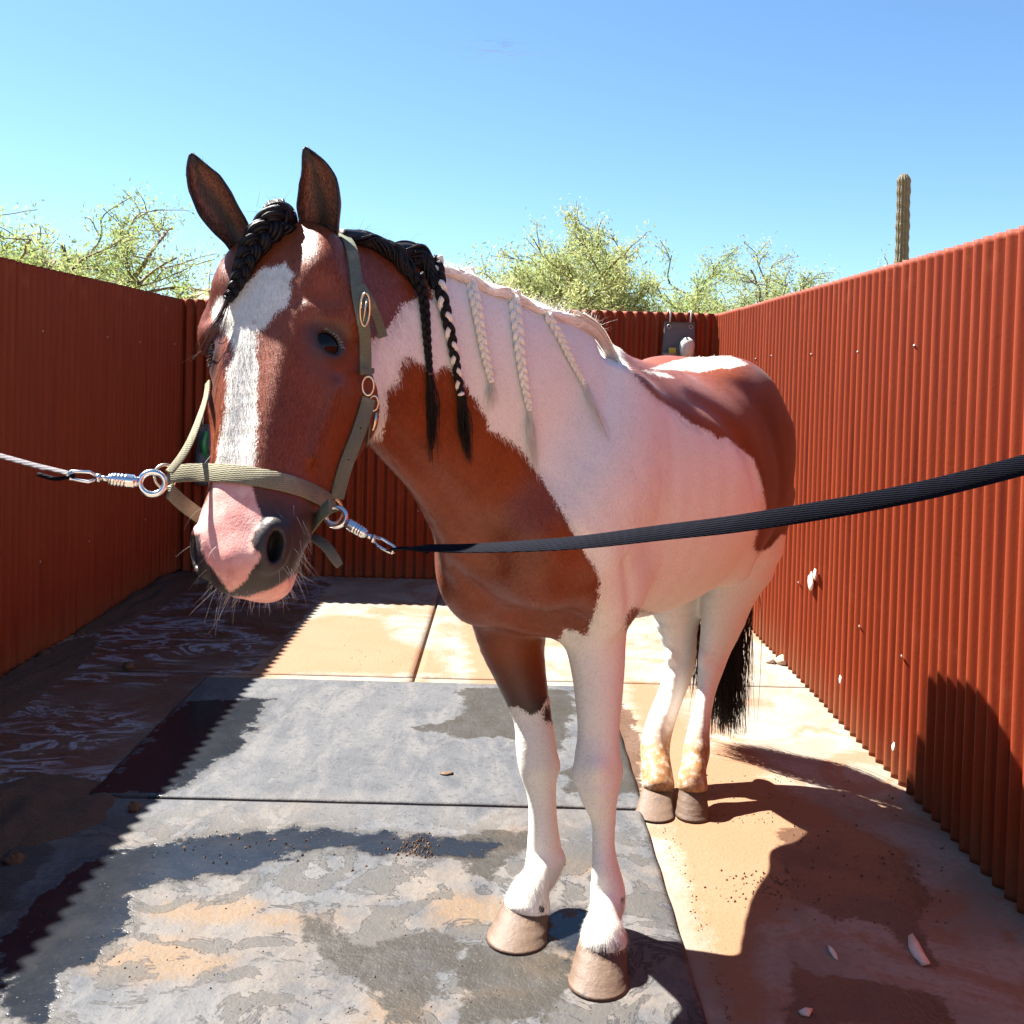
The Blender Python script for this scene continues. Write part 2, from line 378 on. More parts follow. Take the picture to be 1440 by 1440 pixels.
m = NT('screw_steel'); M_screw = m.fin((.42, .36, .33), .45, metal=.7)
PITCH, AMP = .0678, .0125
def sheet_mesh(nr=9, h=WH):
    ns = nr*12+5; L = nr*PITCH+.02
    x = np.linspace(-.01, nr*PITCH+.01, ns); y = AMP*np.cos(x/PITCH*2*math.pi)
    zz = np.array([0, .02, .3, .61, .92, 1.22, 1.52, h-.02, h]); V = []
    for side in (0, 1):
        for z in zz: V += [(a, b+(side*.0014), z) for a, b in zip(x, y)]
    nz = len(zz); Fq = []
    def id_(s_, k, i): return s_*nz*ns+k*ns+i
    for k in range(nz-1):
        for i in range(ns-1):
            Fq.append((id_(0, k, i), id_(0, k, i+1), id_(0, k+1, i+1), id_(0, k+1, i)))
            Fq.append((id_(1, k, i), id_(1, k+1, i), id_(1, k+1, i+1), id_(1, k, i+1)))
    for i in range(ns-1):
        Fq.append((id_(0, nz-1, i), id_(0, nz-1, i+1), id_(1, nz-1, i+1), id_(1, nz-1, i)))
        Fq.append((id_(0, 0, i), id_(1, 0, i), id_(1, 0, i+1), id_(0, 0, i+1)))
    for k in range(nz-1):
        for i in (0, ns-1): Fq.append((id_(0, k, i), id_(0, k+1, i), id_(1, k+1, i), id_(1, k, i)))
    V = np.array(V); V[:, 1] += .0025*np.sin(V[:, 2]*2.3+1)
    return V, Fq
SV, SF = sheet_mesh()
_sm = None
sc_mb = MB()
for a in np.linspace(0, 2*math.pi, 7)[:6]: sc_mb.V.append((.006*math.cos(a), -.002, .006*math.sin(a)))
sc_mb.V.append((0, -.006, 0)); sc_mb.F += [(i, (i+1) % 6, 6) for i in range(6)]
sc_me = bpy.data.meshes.new('screw'); sc_me.from_pydata(sc_mb.V, [], sc_mb.F); sc_me.materials.append(M_screw)
def wall(name, start, ang, nsheet, lab):
    global _sm
    t = empty(name, start, ang, label=lab, cat='wall', group='red corrugated walls of the wash stall')
    for i in range(nsheet):
        if _sm is None:
            o = mesh_obj('corrugated_sheet', SV, SF, M_wall); _sm = o.data
        else:
            o = bpy.data.objects.new('corrugated_sheet', _sm); COL.objects.link(o)
        o.parent = t; o.location = (i*9*PITCH, (i % 2)*.0045, random.uniform(-.002, .002)-.003); o.rotation_euler = (0, random.uniform(-.0008, .0008), 0)
        for zz in (.45, 1.52):
            s_ = bpy.data.objects.new('screw', sc_me); COL.objects.link(s_); s_.parent = t
            k = random.choice((2, 3, 5, 6)); s_.location = (i*9*PITCH+(k+.5)*PITCH, -AMP*0+(i % 2)*.0022+AMP*-1.0, zz+random.uniform(-.01, .01))
    return t
# local +x runs along the wall, local -y faces into the stall
def wall2(name, a, b, lab):
    a = np.array(a, float); b = np.array(b, float); L = np.linalg.norm(b-a); n = int(math.ceil(L/(9*PITCH)))
    ang = math.atan2(b[1]-a[1], b[0]-a[0]); return wall(name, (a[0], a[1], 0), ang, n, lab)
wall2('corrugated_wall', (XR+.012, YB), (XR+.012, -2.3), 'sunlit orange red corrugated steel wall to the right of the horse')   # -y side faces -x
wall2('corrugated_wall', (XL-.012, -2.3), (XL-.012, YB), 'shaded dark red corrugated steel wall to the left of the horse')
wall2('corrugated_wall', (XL-.0, YB+.012), (XR, YB+.012), 'dark red corrugated steel wall at the back of the stall behind the horse')

# --- trees beyond the walls
def mat_leaf(name, a, b):
    m = NT(name); c = m.coord('Object'); n = m.noise(c, 1.8, 3); n2 = m.noise(c, 14, 2)
    col = m.mix(m.smooth(n, .35, .65), a, b); col = m.mix(m.math('MULTIPLY', n2, .35), col, (0.2944, 0.322, 0.1288))
    m.fin(col, .65, spec=.2); m.b.inputs['Subsurface Weight'].default_value = 0
    tr = m.n('ShaderNodeBsdfTranslucent'); m.l(col, tr.inputs[0]); mx = m.n('ShaderNodeMixShader'); mx.inputs[0].default_value = .45
    m.l(m.b.outputs[0], mx.inputs[1]); m.l(tr.outputs[0], mx.inputs[2]); m.l(mx.outputs[0], m.o.inputs[0]); return m.m
M_leafA = mat_leaf('pale_mesquite_leaf', (0.2484, 0.3036, 0.1012), (0.3864, 0.4324, 0.1932))
M_leafB = mat_leaf('green_mesquite_leaf', (0.1932, 0.276, 0.0782), (0.322, 0.3864, 0.1518))
m = NT('mesquite_bark'); c = m.coord(); n = m.noise(m.mapp(c, (8, 8, 1.5)), 4, 5)
M_bark = m.fin(m.mix(n, (0.075, 0.0525, 0.03375), (0.18, 0.1275, 0.0825)), .9, m.bump(n, .5, .02))
def tree(base, height, spread, seed, leafm, lab, nl=24000, group=None, leaf=.05, lean=(0, 0), low=.15):
    r = np.random.default_rng(seed); br = MB(); tips = []
    def grow(p, d, L, rad, dep):
        n = 5; pts = [np.array(p)]; dd = np.array(d, float)
        for i in range(n):
            dd = unit(dd+r.normal(0, .16, 3)+np.array([0, 0, .05 if dep < 3 else -.05])); pts.append(pts[-1]+dd*L/n)
        br.tube(pts, np.linspace(rad, rad*.62, n+1), 5 if dep < 3 else 3, caps=False)
        if dep >= 2: tips.extend([(q, dd, dep) for q in pts[1:]])
        if dep < 5:
            for k in range(r.integers(2, 4) if dep else 5):
                ang = r.uniform(0, 2*math.pi); sp_ = r.uniform(.35, .85)
                a = unit(np.cross(dd, r.normal(0, 1, 3))); nd = unit(dd*math.cos(sp_)+a*math.sin(sp_)+np.array([0, 0, .12]))
                j = r.integers(2, n+1); grow(pts[j], nd, L*r.uniform(.62, .86), rad*.6, dep+1)
    for k in range(3):
        a = k*2.1+seed; grow((0, 0, -.1), unit([math.cos(a)*.45+lean[0], math.sin(a)*.45+lean[1], 1]), height*.26, height*.018, 0)
    V = np.array(br.V); top = V[:, 2].max(); rx = np.percentile(np.abs(V[:, 0]), 98)
    sc_ = np.array([spread/2/rx, spread/2/rx, height/top]); V = V*sc_
    base = np.array(base, float)
    t = empty('mesquite_tree', base, label=lab, cat='tree', group=group or 'mesquite trees beyond the walls')
    mesh_obj('branches', V+base, br.F, M_bark, t)
    tp = np.array([q[0] for q in tips])*sc_; wt = np.array([1.0 if q[2] >= 4 else .3 for q in tips]); wt *= (tp[:, 2] > height*low)
    wt *= np.clip(r.normal(1, .6, len(tp)), .05, None)
    i = r.choice(len(tp), nl, p=wt/wt.sum())
    c_ = tp[i]+r.normal(0, 1, (nl, 3))*np.array([.085, .085, .10])*height/4; c_[:, 2] -= np.abs(r.normal(0, .05, nl))*height/4
    a = r.normal(0, 1, (nl, 3)); a[:, 2] -= .5; a /= np.linalg.norm(a, axis=1)[:, None]
    b = np.cross(a, r.normal(0, 1, (nl, 3))); b /= np.linalg.norm(b, axis=1)[:, None]
    l_ = leaf*r.uniform(.6, 1.4, nl)[:, None]; w_ = l_*.26
    LV = np.stack([c_-a*l_, c_+b*w_, c_+a*l_, c_-b*w_], 1).reshape(-1, 3)+base
    mesh_obj('foliage', LV, np.arange(4*nl).reshape(-1, 4), leafm, t, False, kind='stuff')
    return t
def at(px, d): return (P(px, 500, d)[0], d, -.12)
tree(at(-5, 11.5), 3.8, 4.6, 3, M_leafB, 'sparse green mesquite tree rising behind the left wall', 70000, leaf=.030)
tree(at(785, 17), 4.45, 4.7, 11, M_leafA, 'full pale green mesquite tree behind the back wall above the horse', 85000, leaf=.038)
tree(at(1010, 19), 4.3, 4.4, 5, M_leafB, 'thin green mesquite tree with dark bare limbs near the back right corner', 60000, leaf=.038)
tree(at(1145, 21), 4.6, 5.6, 21, M_leafA, 'wispy yellow green mesquite tree just left of the tall cactus', 85000, leaf=.038)
tree(at(-120, 15), 3.9, 4.6, 9, M_leafA, 'pale mesquite tree at the far left edge of the picture', 40000, leaf=.04)
# saguaro
m = NT('saguaro_skin'); c = m.coord(); n = m.noise(m.mapp(c, (3, 3, 9)), 2, 5)
zz_ = m.n('ShaderNodeSeparateXYZ'); m.l(c, zz_.inputs[0])
M_cact = m.fin(m.mix(n, (0.07875, 0.07125, 0.04125), (0.1387, 0.1237, 0.075)), .8)
m = NT('cactus_spine'); M_spine = m.fin((0.3, 0.2625, 0.2025), .7)
cb = np.array([P(1264, 500, 24)[0], 24, -.12]); ht_ = P(1261, 243, 24)[2]
t = empty('saguaro_cactus', cb, label='tall single column saguaro cactus standing beyond the right wall', cat='cactus')
NR = 14; V = []; Fq = []; nz = 200; na = NR*6
for k in range(nz):
    f = k/(nz-1); z = f*(ht_+.12); rr = .165*(1-.06*f)*(1+.05*math.sin(f*150)+.04*math.sin(f*47+1))
    if f > .965: rr *= math.sqrt(max(0, 1-((f-.965)/.035)**2))+.01
    for j in range(na):
        a = j/na*2*math.pi; q = rr*(.86+.14*abs(math.cos(a*NR/2)))
        V.append((cb[0]+q*math.cos(a)-.05*f*f, cb[1]+q*math.sin(a), cb[2]+z))
for k in range(nz-1):
    for j in range(na): Fq.append((k*na+j, k*na+(j+1) % na, (k+1)*na+(j+1) % na, (k+1)*na+j))
Fq.append([(nz-1)*na+j for j in range(na)])
mesh_obj('column', V, Fq, M_cact, t)
sp = MB(); V = np.array(V)
for k in range(2, nz-1, 2):
    for j in range(0, na, 6):
        p = V[k*na+j]; o_ = unit([p[0]-cb[0], p[1]-cb[1], 0])
        for q in range(3):
            d_ = unit(o_+np.array([random.uniform(-.8, .8), random.uniform(-.8, .8), random.uniform(-.8, .8)])); s_ = unit(np.cross(d_, [0, 0, 1]))*.004
            sp.add([p-s_, p+s_, p+d_*.035], [(0, 1, 2)])
sp.build('spines', M_spine, t, kind='stuff')
# house beyond the left corner
m = NT('tan_roof_tile'); c = m.coord(); M_roof = m.fin(m.mix(m.noise(c, 3, 4), (0.27, 0.2025, 0.1425), (0.3375, 0.255, 0.1875)), .9)
m = NT('tan_stucco'); M_stuc = m.fin((0.4125, 0.315, 0.225), .9)
hb_ = P(285, 500, 30); hz = P(270, 397, 30)[2]
t = empty('house', (hb_[0], 30, 0), label='tan house whose low roof shows just above the back left corner', cat='house')
x0, x1 = hb_[0]-1.75, hb_[0]+2.2
MB().box(((x0+x1)/2, 33, (hz-1.0)/2), (x1-x0-.3, 5.4, hz-1.0)).build('wall', M_stuc, t, False)
MB().add([(x0, 30, hz-1.0), (x1, 30, hz-1.0), (x1, 36, hz-1.0), (x0, 36, hz-1.0), (x0+1.0, 32.6, hz+.05), (x1-1.0, 32.6, hz+.05)],
         [(0, 1, 5, 4), (1, 2, 5), (2, 3, 4, 5), (3, 0, 4), (3, 2, 1, 0)]).build('roof', M_roof, t, False)
m = NT('grey_metal_pole'); M_pole = m.fin((0.225, 0.225, 0.225), .5, metal=.6)
ap = P(282, 383, 30.5); MB().tube([(ap[0], 31.4, hz-.3), (ap[0], 31.4, ap[2]+.12)], .02, 6).tube([(ap[0]-.14, 31.4, ap[2]), (ap[0]+.1, 31.4, ap[2]+.03)], .012, 5).build('antenna', M_pole, t)

# --- hanging organiser bags on the back wall
def cloth(name, a, b, s=60):
    m = NT(name); c = m.coord(); n = m.noise(c, 12, 4)
    wv_ = m.n('ShaderNodeTexWave'); m.l(m.mapp(c, (1, 1, 1)), wv_.inputs[0]); wv_.inputs['Scale'].default_value = s
    wv2 = m.n('ShaderNodeTexWave', bands_direction='Z'); m.l(c, wv2.inputs[0]); wv2.inputs['Scale'].default_value = s
    return m.fin(m.mix(n, a, b), .85, m.bump(m.math('ADD', wv_.outputs[1], wv2.outputs[1]), .25, .002))
M_bag = cloth('grey_canvas', (0.0825, 0.07875, 0.0825), (0.12, 0.1125, 0.1162)); M_bag2 = cloth('light_grey_canvas', (0.18, 0.1688, 0.165), (0.2325, 0.2175, 0.2063))
M_bagb = cloth('blue_grey_canvas', (0.075, 0.0975, 0.12), (0.12, 0.15, 0.1725))
m = NT('pale_brush'); c = m.coord(); M_brush = m.fin(m.mix(m.noise(c, 80, 3), (0.4125, 0.375, 0.33), (0.5625, 0.525, 0.465)), .9, m.bump(m.noise(c, 200, 2), .6, .003))
m = NT('white_cord'); M_cord = m.fin((0.525, 0.495, 0.45), .8)
m = NT('yellow_sponge'); M_spg = m.fin((0.3375, 0.315, 0.045), .9); m = NT('green_plastic'); M_grn = m.fin((0.0375, 0.315, 0.09), .35)
def bag(px, pyt, w_, h_, lab, mb, mp, extra):
    y = YB-.035; c0 = P(px, pyt, y); x, z = c0[0], c0[2]
    t = empty('hanging_organiser', (x, y, z), label=lab, cat='organiser bag', group='grooming bags on the back wall')
    def panel(x0, x1, z0, z1, yb, bulge, flare=0, n=10, th=.008):
        V = []; Fq = []
        for s_ in (0, 1):
            for i in range(n):
                for j in range(n):
                    u, v = i/(n-1), j/(n-1); fl_ = 1+flare*(1-v)
                    xx = (x0+x1)/2+(u-.5)*(x1-x0)*fl_; bb = bulge*math.sin(math.pi*u)**.7*(.35+.65*math.sin(math.pi*min(1, (1-v)*.8+.2)))
                    V.append((x+xx, yb-bb*(1 if s_ == 0 else .0)+(0 if s_ == 0 else th)+.003*math.sin(u*7+v*5), z+z0+(z1-z0)*v-.006*math.sin(math.pi*u)))
        for i in range(n-1):
            for j in range(n-1):
                a = i*n+j; Fq.append((a, a+n, a+n+1, a+1)); a += n*n; Fq.append((a, a+1, a+n+1, a+n))
        for q in range(n-1):
            for a, b in ((q, q+1), ((n-1)*n+q+1, (n-1)*n+q)): Fq.append((a, b, b+n*n, a+n*n))
            for a, b in ((q*n, (q+1)*n), (q*n+n-1, (q+1)*n+n-1)): Fq.append((b, a, a+n*n, b+n*n))
        return V, Fq
    mesh_obj('panel', *panel(-w_/2, w_/2, -h_, 0, y, .012, .22), mb, t)
    mesh_obj('pocket', *panel(-w_*.56, -.012, -h_, -h_*.45, y-.016, .055, .15), mp, t)
    mesh_obj('pocket', *panel(.012, w_*.52, -h_, -h_*.43, y-.016, .050, .1), mp, t)
    for sg in (-1, 1):
        MB().tube([(x+sg*w_*.36+.012*math.cos(a), y-.014, z-.035+.012*math.sin(a)) for a in np.linspace(0, 2*math.pi, 12)], .003, 5).build('grommet', M_screw, t)
        MB().tube([(x+sg*w_*.34, y-.01, z-.005), (x+sg*w_*.34+.004, y-.012, z+.05), *([(x+sg*w_*.36, y+.0, WH+.008), (x+sg*w_*.36, y+.06, WH+.005), (x+sg*w_*.36, y+.07, WH-.05)] if z > 1.4 else [(x+sg*w_*.36, y+.012, z+.07)])], .0055, 6).build('hanging_cord', M_cord, t)
    for q in extra:
        if q == 'brush':
            b_ = MB(); pts = [(x+w_*.22, y-.05, z-h_*.36-.07+.13*i/8) for i in range(9)]; b_.tube(pts, [.03, .04, .045, .048, .05, .05, .047, .036, .012], 10); b_.build('round_brush', M_brush, None, label='pale round brush sticking out of the grey organiser pocket on the back wall', cat='brush')
        if q == 'sponge': MB().box((x-w_*.25, y-.03, z-h_*.44), (0.045, 0.0225, 0.0525)).build('sponge', M_spg, None, False, label='yellow sponge tucked in the left pocket of the organiser on the back wall', cat='sponge')
        if q == 'green':
            b_ = MB(); b_.tube([(x-.04, y-.04, z-h_*.55), (x-.05, y-.045, z-h_*.3), (x-.03, y-.045, z-h_*.12)], [.018, .02, .012], 8); b_.build('hoof_pick', M_grn, None, label='green plastic handle standing in the bag seen behind the horse noseband', cat='tool')
bag(956, 452, .20, .46, 'grey canvas organiser hung on the back wall above the horse back', M_bag, M_bag2, ['brush', 'sponge'])
bag(300, 596, .20, .40, 'blue grey pocket bag hung at the back left corner behind the horse muzzle', M_bagb, M_bagb, ['green'])

# a wisp of high cloud
m = NT('cloud_wisp'); c = m.coord('Generated'); n = m.noise(m.mapp(c, (1.2, 3.0, 1)), 3.0, 6, .62, .6)
gx = m.n('ShaderNodeSeparateXYZ'); m.l(c, gx.inputs[0])
def bell(v): return m.smooth(m.math('ABSOLUTE', m.math('SUBTRACT', v, .5)), .5, .05)
al = m.math('MULTIPLY', m.math('MULTIPLY', bell(gx.outputs[0]), bell(gx.outputs[1])), m.smooth(n, .44, .72))
tp_ = m.n('ShaderNodeBsdfTransparent'); tl_ = m.n('ShaderNodeBsdfTranslucent'); tl_.inputs[0].default_value = (.8, .8, .8, 1); mx = m.n('ShaderNodeMixShader')
m.l(m.math('MULTIPLY', al, .30), mx.inputs[0]); m.l(tp_.outputs[0], mx.inputs[1]); m.l(tl_.outputs[0], mx.inputs[2]); m.l(mx.outputs[0], m.o.inputs[0])
q = [P(630, 95, 1400), P(790, 100, 1400), P(780, 50, 2000), P(640, 45, 2000)]
mesh_obj('cloud', q, [(0, 1, 2, 3)], m.m, None, False, kind='structure')

# ================================================================== THE HORSE (body as one continuous surface)
BIG = 9.0
class Sweep:
    """chain of elliptic segments; rows: centre(3), up(3), w, ht, hb"""
    def __init__(s, rows, n, k, grp, op='add', cap=0.5):
        R = catmull(rows, n)
        s.c = R[:, :3]; up = R[:, 3:6]; s.w = np.maximum(R[:, 6], .002); s.ht = np.maximum(R[:, 7], .002); s.hb = np.maximum(R[:, 8], .002)
        T = np.gradient(s.c, axis=0); T /= np.linalg.norm(T, axis=1)[:, None]
        up = up-(up*T).sum(1)[:, None]*T; up /= np.linalg.norm(up, axis=1)[:, None]
        s.up = up; s.T = T; s.side = np.cross(T, up)
        s.k = k; s.grp = grp; s.op = op; s.cap = cap
        s.nseg = n-1
        mid = (s.c[1:]+s.c[:-1])/2; rad = np.maximum(np.maximum(s.w, s.ht), s.hb)
        s.bc = mid; s.br = np.linalg.norm(s.c[1:]-s.c[:-1], axis=1)/2+np.maximum(rad[1:], rad[:-1])
    def ev(s, p, lo=None, rb=None, mg=0.07):
        d = None
        for i in range(s.nseg):
            if lo is not None and np.linalg.norm(s.bc[i]-lo) > s.br[i]+rb+mg: continue
            a = s.c[i]; ab = s.c[i+1]-a; L2 = ab @ ab
            r = p-a; t = np.clip((r @ ab)/L2, 0, 1).astype(np.float32)
            tt = ab/math.sqrt(L2)
            ax = r @ tt - t*math.sqrt(L2); u = (r @ s.side[i])*(1-t)+(r @ s.side[i+1])*t; v = (r @ s.up[i])*(1-t)+(r @ s.up[i+1])*t
            w_ = s.w[i]+(s.w[i+1]-s.w[i])*t
            ht = s.ht[i]+(s.ht[i+1]-s.ht[i])*t; hb = s.hb[i]+(s.hb[i+1]-s.hb[i])*t
            h = np.where(v > 0, ht, hb)
            cp = np.minimum(w_, h)*s.cap
            rr = np.sqrt(u*u+v*v+ax*ax)+1e-6
            q = np.sqrt((u/w_)**2+(v/h)**2+(ax/cp)**2)+1e-6
            dd = rr*(1-1/q)
            d = dd if d is None else np.minimum(d, dd)
        return d
class Ell:
    def __init__(s, c, axes, rad, k, grp, op='add'):
        s.c = np.array(c); s.A = np.array(axes); s.r = np.array(rad, float); s.k = k; s.grp = grp; s.op = op
    def ev(s, p, lo=None, rb=None, mg=0.07):
        if lo is not None and np.linalg.norm(s.c-lo) > s.r.max()+rb+mg: return None
        q = (p-s.c) @ s.A.T
        rr = np.sqrt((q*q).sum(1))+1e-6; qq = np.sqrt(((q/s.r)**2).sum(1))+1e-6
        return rr*(1-1/qq)
PR = []
def smin(a, b, k):
    h = np.clip(0.5+0.5*(b-a)/k, 0, 1)
    return b+(a-b)*h-k*h*(1-h)
def field(p, lo=None, rb=None, groups=False):
    d = np.full(len(p), BIG, np.float32); gd = {}
    for pr in PR:
        e = pr.ev(p, lo, rb)
        if e is None: continue
        if pr.op == 'add':
            d = smin(d, e, pr.k)
            if groups: gd[pr.grp] = np.minimum(gd[pr.grp], e) if pr.grp in gd else e
        else:
            d = -smin(-d, e, pr.k)
    return (d, gd) if groups else d

# body frame: s runs backwards along the back, l to the horse's left
O_ = np.array([0.17, 2.50, 0.0]); B_ = unit([0.49, 0.80, 0]); L_ = np.array([B_[1], -B_[0], 0]); Z_ = np.array([0, 0, 1.0])
def Bd(s_, l_, z_): return O_+B_*s_+L_*l_+Z_*z_
def trow(s_, z_, w_, ht, hb, l_=0.0): return [*Bd(s_, l_, z_), 0, 0, 1, w_, ht, hb]
PR.append(Sweep([trow(-.27, 1.03, .165, .15, .15), trow(-.14, 1.07, .215, .25, .24), trow(.02, 1.10, .235, .33, .33),
                 trow(.22, 1.10, .275, .34, .37), trow(.45, 1.09, .315, .325, .385), trow(.65, 1.10, .315, .32, .37),
                 trow(.83, 1.13, .295, .305, .32), trow(.98, 1.15, .26, .275, .27), trow(1.12, 1.14, .20, .22, .22)], 22, .05, 'body', cap=.9))
# withers and back ridge
PR.append(Sweep([trow(-.12, 1.36, .07, .09, .2), trow(.03, 1.43, .065, .09, .2), trow(.16, 1.34, .07, .06, .2), trow(.45, 1.325, .12, .06, .2)], 8, .10, 'body'))
# croup, hips
PR.append(Ell(Bd(.84, .12, 1.27), [B_, L_, Z_], [.22, .15, .185], .10, 'body'))
PR.append(Ell(Bd(.84, -.12, 1.27), [B_, L_, Z_], [.22, .15, .185], .10, 'body'))
PR.append(Ell(Bd(1.10, 0, 1.24), [B_, L_, Z_], [.14, .07, .13], .10, 'body'))
# shoulders
for sg in (1, -1):
    ww = 1.0 if sg > 0 else 1.32
    PR.append(Sweep([[*Bd(.02, sg*.12, 1.36), *B_, .07, .12, .12], [*Bd(-.08, sg*.155*ww, 1.15), *B_, .08, .13, .14], [*Bd(-.20, sg*.14*ww, 1.0), *B_, .075, .09, .12]], 8, .07, 'body'))
    PR.append(Sweep([[*Bd(-.21, sg*.13*ww, .99), *B_, .075, .09, .1], [*Bd(-.05, sg*.145, .90), *B_, .075, .10, .13], [*Bd(.0, sg*.145, .84), *B_, .06, .09, .10]], 6, .06, 'body'))
# pectorals
PR.append(Ell(Bd(-.265, .065, .99), [B_, L_, Z_], [.09, .085, .13], .07, 'body'))
PR.append(Ell(Bd(-.26, -.095, 1.0), [B_, L_, Z_], [.09, .09, .14], .07, 'body'))
PR.append(Ell(P(765, 862, 2.44), [B_, L_, Z_], [.12, .12, .05], .07, 'body'))
PR.append(Ell(P(672, 812, 2.37), [B_, L_, Z_], [.09, .08, .11], .09, 'body'))
# thighs
for sg in (1, -1):
    PR.append(Sweep([[*Bd(.96, sg*.15, 1.22), *B_, .12, .17, .2], [*Bd(.93, sg*.16, 1.05), *B_, .12, .20, .2], [*Bd(.83, sg*.15, .92), *B_, .10, .13, .14]], 8, .08, 'body'))
PR.append(Ell(Bd(.70, .19, .90), [B_, L_, Z_], [.09, .07, .13], .09, 'body'))
PR.append(Ell(Bd(.70, -.19, .90), [B_, L_, Z_], [.09, .07, .13], .09, 'body'))

# neck from crest / underline pairs
def nrow(cr, un, w_):
    cr = P(*cr); un = P(*un); c = (cr+un)/2; h = np.linalg.norm(cr-un)/2
    return [*c, *(cr-un)/(2*h), w_, h, h]
PR.append(Sweep([nrow((455, 330, 1.87), (480, 590, 1.78), .075), nrow((545, 350, 1.98), (517, 618, 1.88), .075), nrow((640, 382, 2.12), (552, 662, 2.0), .088),
                 nrow((735, 420, 2.28), (590, 712, 2.10), .115), nrow((815, 452, 2.45), (640, 800, 2.22), .15)], 14, .06, 'neck', cap=.5))
# legs from picture edges: (y, xl, xr, depth, ratio of fore-aft to lateral)
def leg(rows, k, grp, n, c30=.852, s30=.523):
    R = []
    for y, xl, xr, d, ra in rows:
        hv = (xr-xl)/2*d/F; w_ = hv/math.sqrt(c30**2+(ra*s30)**2); dp = w_*ra
        R.append([*P((xl+xr)/2, y, d), *(-B_), w_, dp, dp])
    PR.append(Sweep(R, n, k, grp, cap=.6))
leg([(850, 770, 884, 2.42, 1.15), (890, 790, 882, 2.41, 1.15), (933, 801, 880, 2.40, 1.15), (981, 808, 876, 2.38, 1.1), (1030, 812, 871, 2.37, 1.0), (1068, 807, 873, 2.36, 1.0), (1095, 808, 873, 2.36, 1.05),
     (1120, 816, 870, 2.36, 1.05), (1147, 830, 867, 2.37, 1.1), (1187, 832, 865, 2.37, 1.25), (1220, 831, 871, 2.36, 1.25), (1248, 830, 879, 2.36, 1.15), (1270, 832, 879, 2.34, 1.1), (1290, 828, 873, 2.31, 1.1), (1310, 819, 879, 2.285, 1.0), (1324, 816, 883, 2.275, 1.0)], .05, 'lf', 40)
leg([(850, 655, 780, 2.57, 1.1), (895, 670, 768, 2.57, 1.1), (935, 689, 768, 2.56, 1.1), (975, 708, 772, 2.55, 1.05), (1010, 722, 777, 2.54, 1.0), (1050, 725, 783, 2.53, 1.0), (1078, 729, 785, 2.53, 1.05), (1108, 739, 783, 2.53, 1.1),
     (1135, 743, 783, 2.53, 1.15), (1170, 742, 786, 2.53, 1.2), (1200, 740, 791, 2.53, 1.15), (1220, 740, 790, 2.51, 1.1), (1238, 733, 777, 2.48, 1.1), (1254, 719, 773, 2.46, 1.05), (1272, 708, 776, 2.45, 1.0)], .05, 'rf', 38)
leg([(700, 960, 1124, 3.35, 1.4), (776, 985, 1105, 3.36, 1.5), (828, 985, 1070, 3.38, 1.5), (873, 984, 1050, 3.40, 1.45), (913, 981, 1029, 3.41, 1.4), (941, 980, 1018, 3.38, 1.35), (969, 980, 1008, 3.35, 1.3), (1002, 973, 1001, 3.31, 1.25),
     (1030, 966, 999, 3.27, 1.2), (1056, 960, 999, 3.24, 1.1), (1076, 958, 994, 3.20, 1.1), (1090, 954, 994, 3.17, 1.05), (1106, 953, 996, 3.155, 1.0)], .04, 'lh', 30)
leg([(760, 880, 1010, 3.5, 1.3), (830, 905, 1000, 3.5, 1.35), (877, 921, 984, 3.5, 1.35), (915, 934, 981, 3.5, 1.35), (945, 933, 975, 3.47, 1.3), (981, 923, 961, 3.43, 1.2), (1010, 911, 951, 3.38, 1.15), (1042, 901, 943, 3.34, 1.1), (1064, 901, 942, 3.30, 1.1),
     (1086, 903, 946, 3.25, 1.05), (1106, 902, 949, 3.22, 1.0)], .04, 'rh', 28)

# joints and tendons of the front limbs
for (px, py, d, r) in [(841, 1078, 2.325, (.030, .034, .030)), (843, 1108, 2.33, (.026, .026, .020)), (866, 1085, 2.36, (.016, .018, .03)), (814, 1088, 2.35, (.014, .018, .026)),
                       (757, 1075, 2.505, (.028, .030, .034)), (779, 1078, 2.52, (.016, .018, .03)),
                       (868, 1256, 2.36, (.014, .018, .018)), (842, 1254, 2.35, (.014, .018, .018)), (788, 1208, 2.52, (.014, .02, .018)), (750, 1212, 2.50, (.014, .018, .018)), (760, 1285, 2.47, (.02, .02, .012)), (850, 1335, 2.30, (.03, .03, .01))]:
    PR.append(Ell(P(px, py, d), [np.array([1., 0, 0]), np.array([0, 1., 0]), Z_], r, .014, 'lf' if px > 800 else 'rf'))
for px, py, d, r in [(1014, 918, 3.47, (.024, .03, .035)), (990, 925, 3.36, (.020, .024, .032)), (966, 915, 3.56, (.024, .03, .035)), (944, 925, 3.44, (.020, .024, .032)),
                     (981, 1052, 3.23, (.026, .026, .020)), (922, 1052, 3.30, (.026, .026, .020))]:
    PR.append(Ell(P(px, py, d), [np.array([1., 0, 0]), np.array([0, 1., 0]), Z_], r, .016, 'lh' if px > 970 else 'rh'))
def groove(pts, r, grp, k=.008):
    PR.append(Sweep([[*P(x, y, d), 0, -1, 0, r, r, r] for x, y, d in pts], 8, k, grp, 'sub'))
groove([(775, 1128, 2.478), (777, 1160, 2.476), (781, 1195, 2.474)], .009, 'rf'); groove([(849, 1150, 2.318), (851, 1185, 2.316), (853, 1225, 2.312)], .008, 'lf')
groove([(822, 1128, 2.318), (836, 1133, 2.312), (852, 1130, 2.312), (866, 1122, 2.325)], .0045, 'lf'); groove([(744, 1122, 2.488), (758, 1128, 2.482), (778, 1120, 2.488)], .0045, 'rf')
groove([(822, 920, 2.315), (828, 980, 2.305), (832, 1040, 2.305)], .006, 'lf', .03)
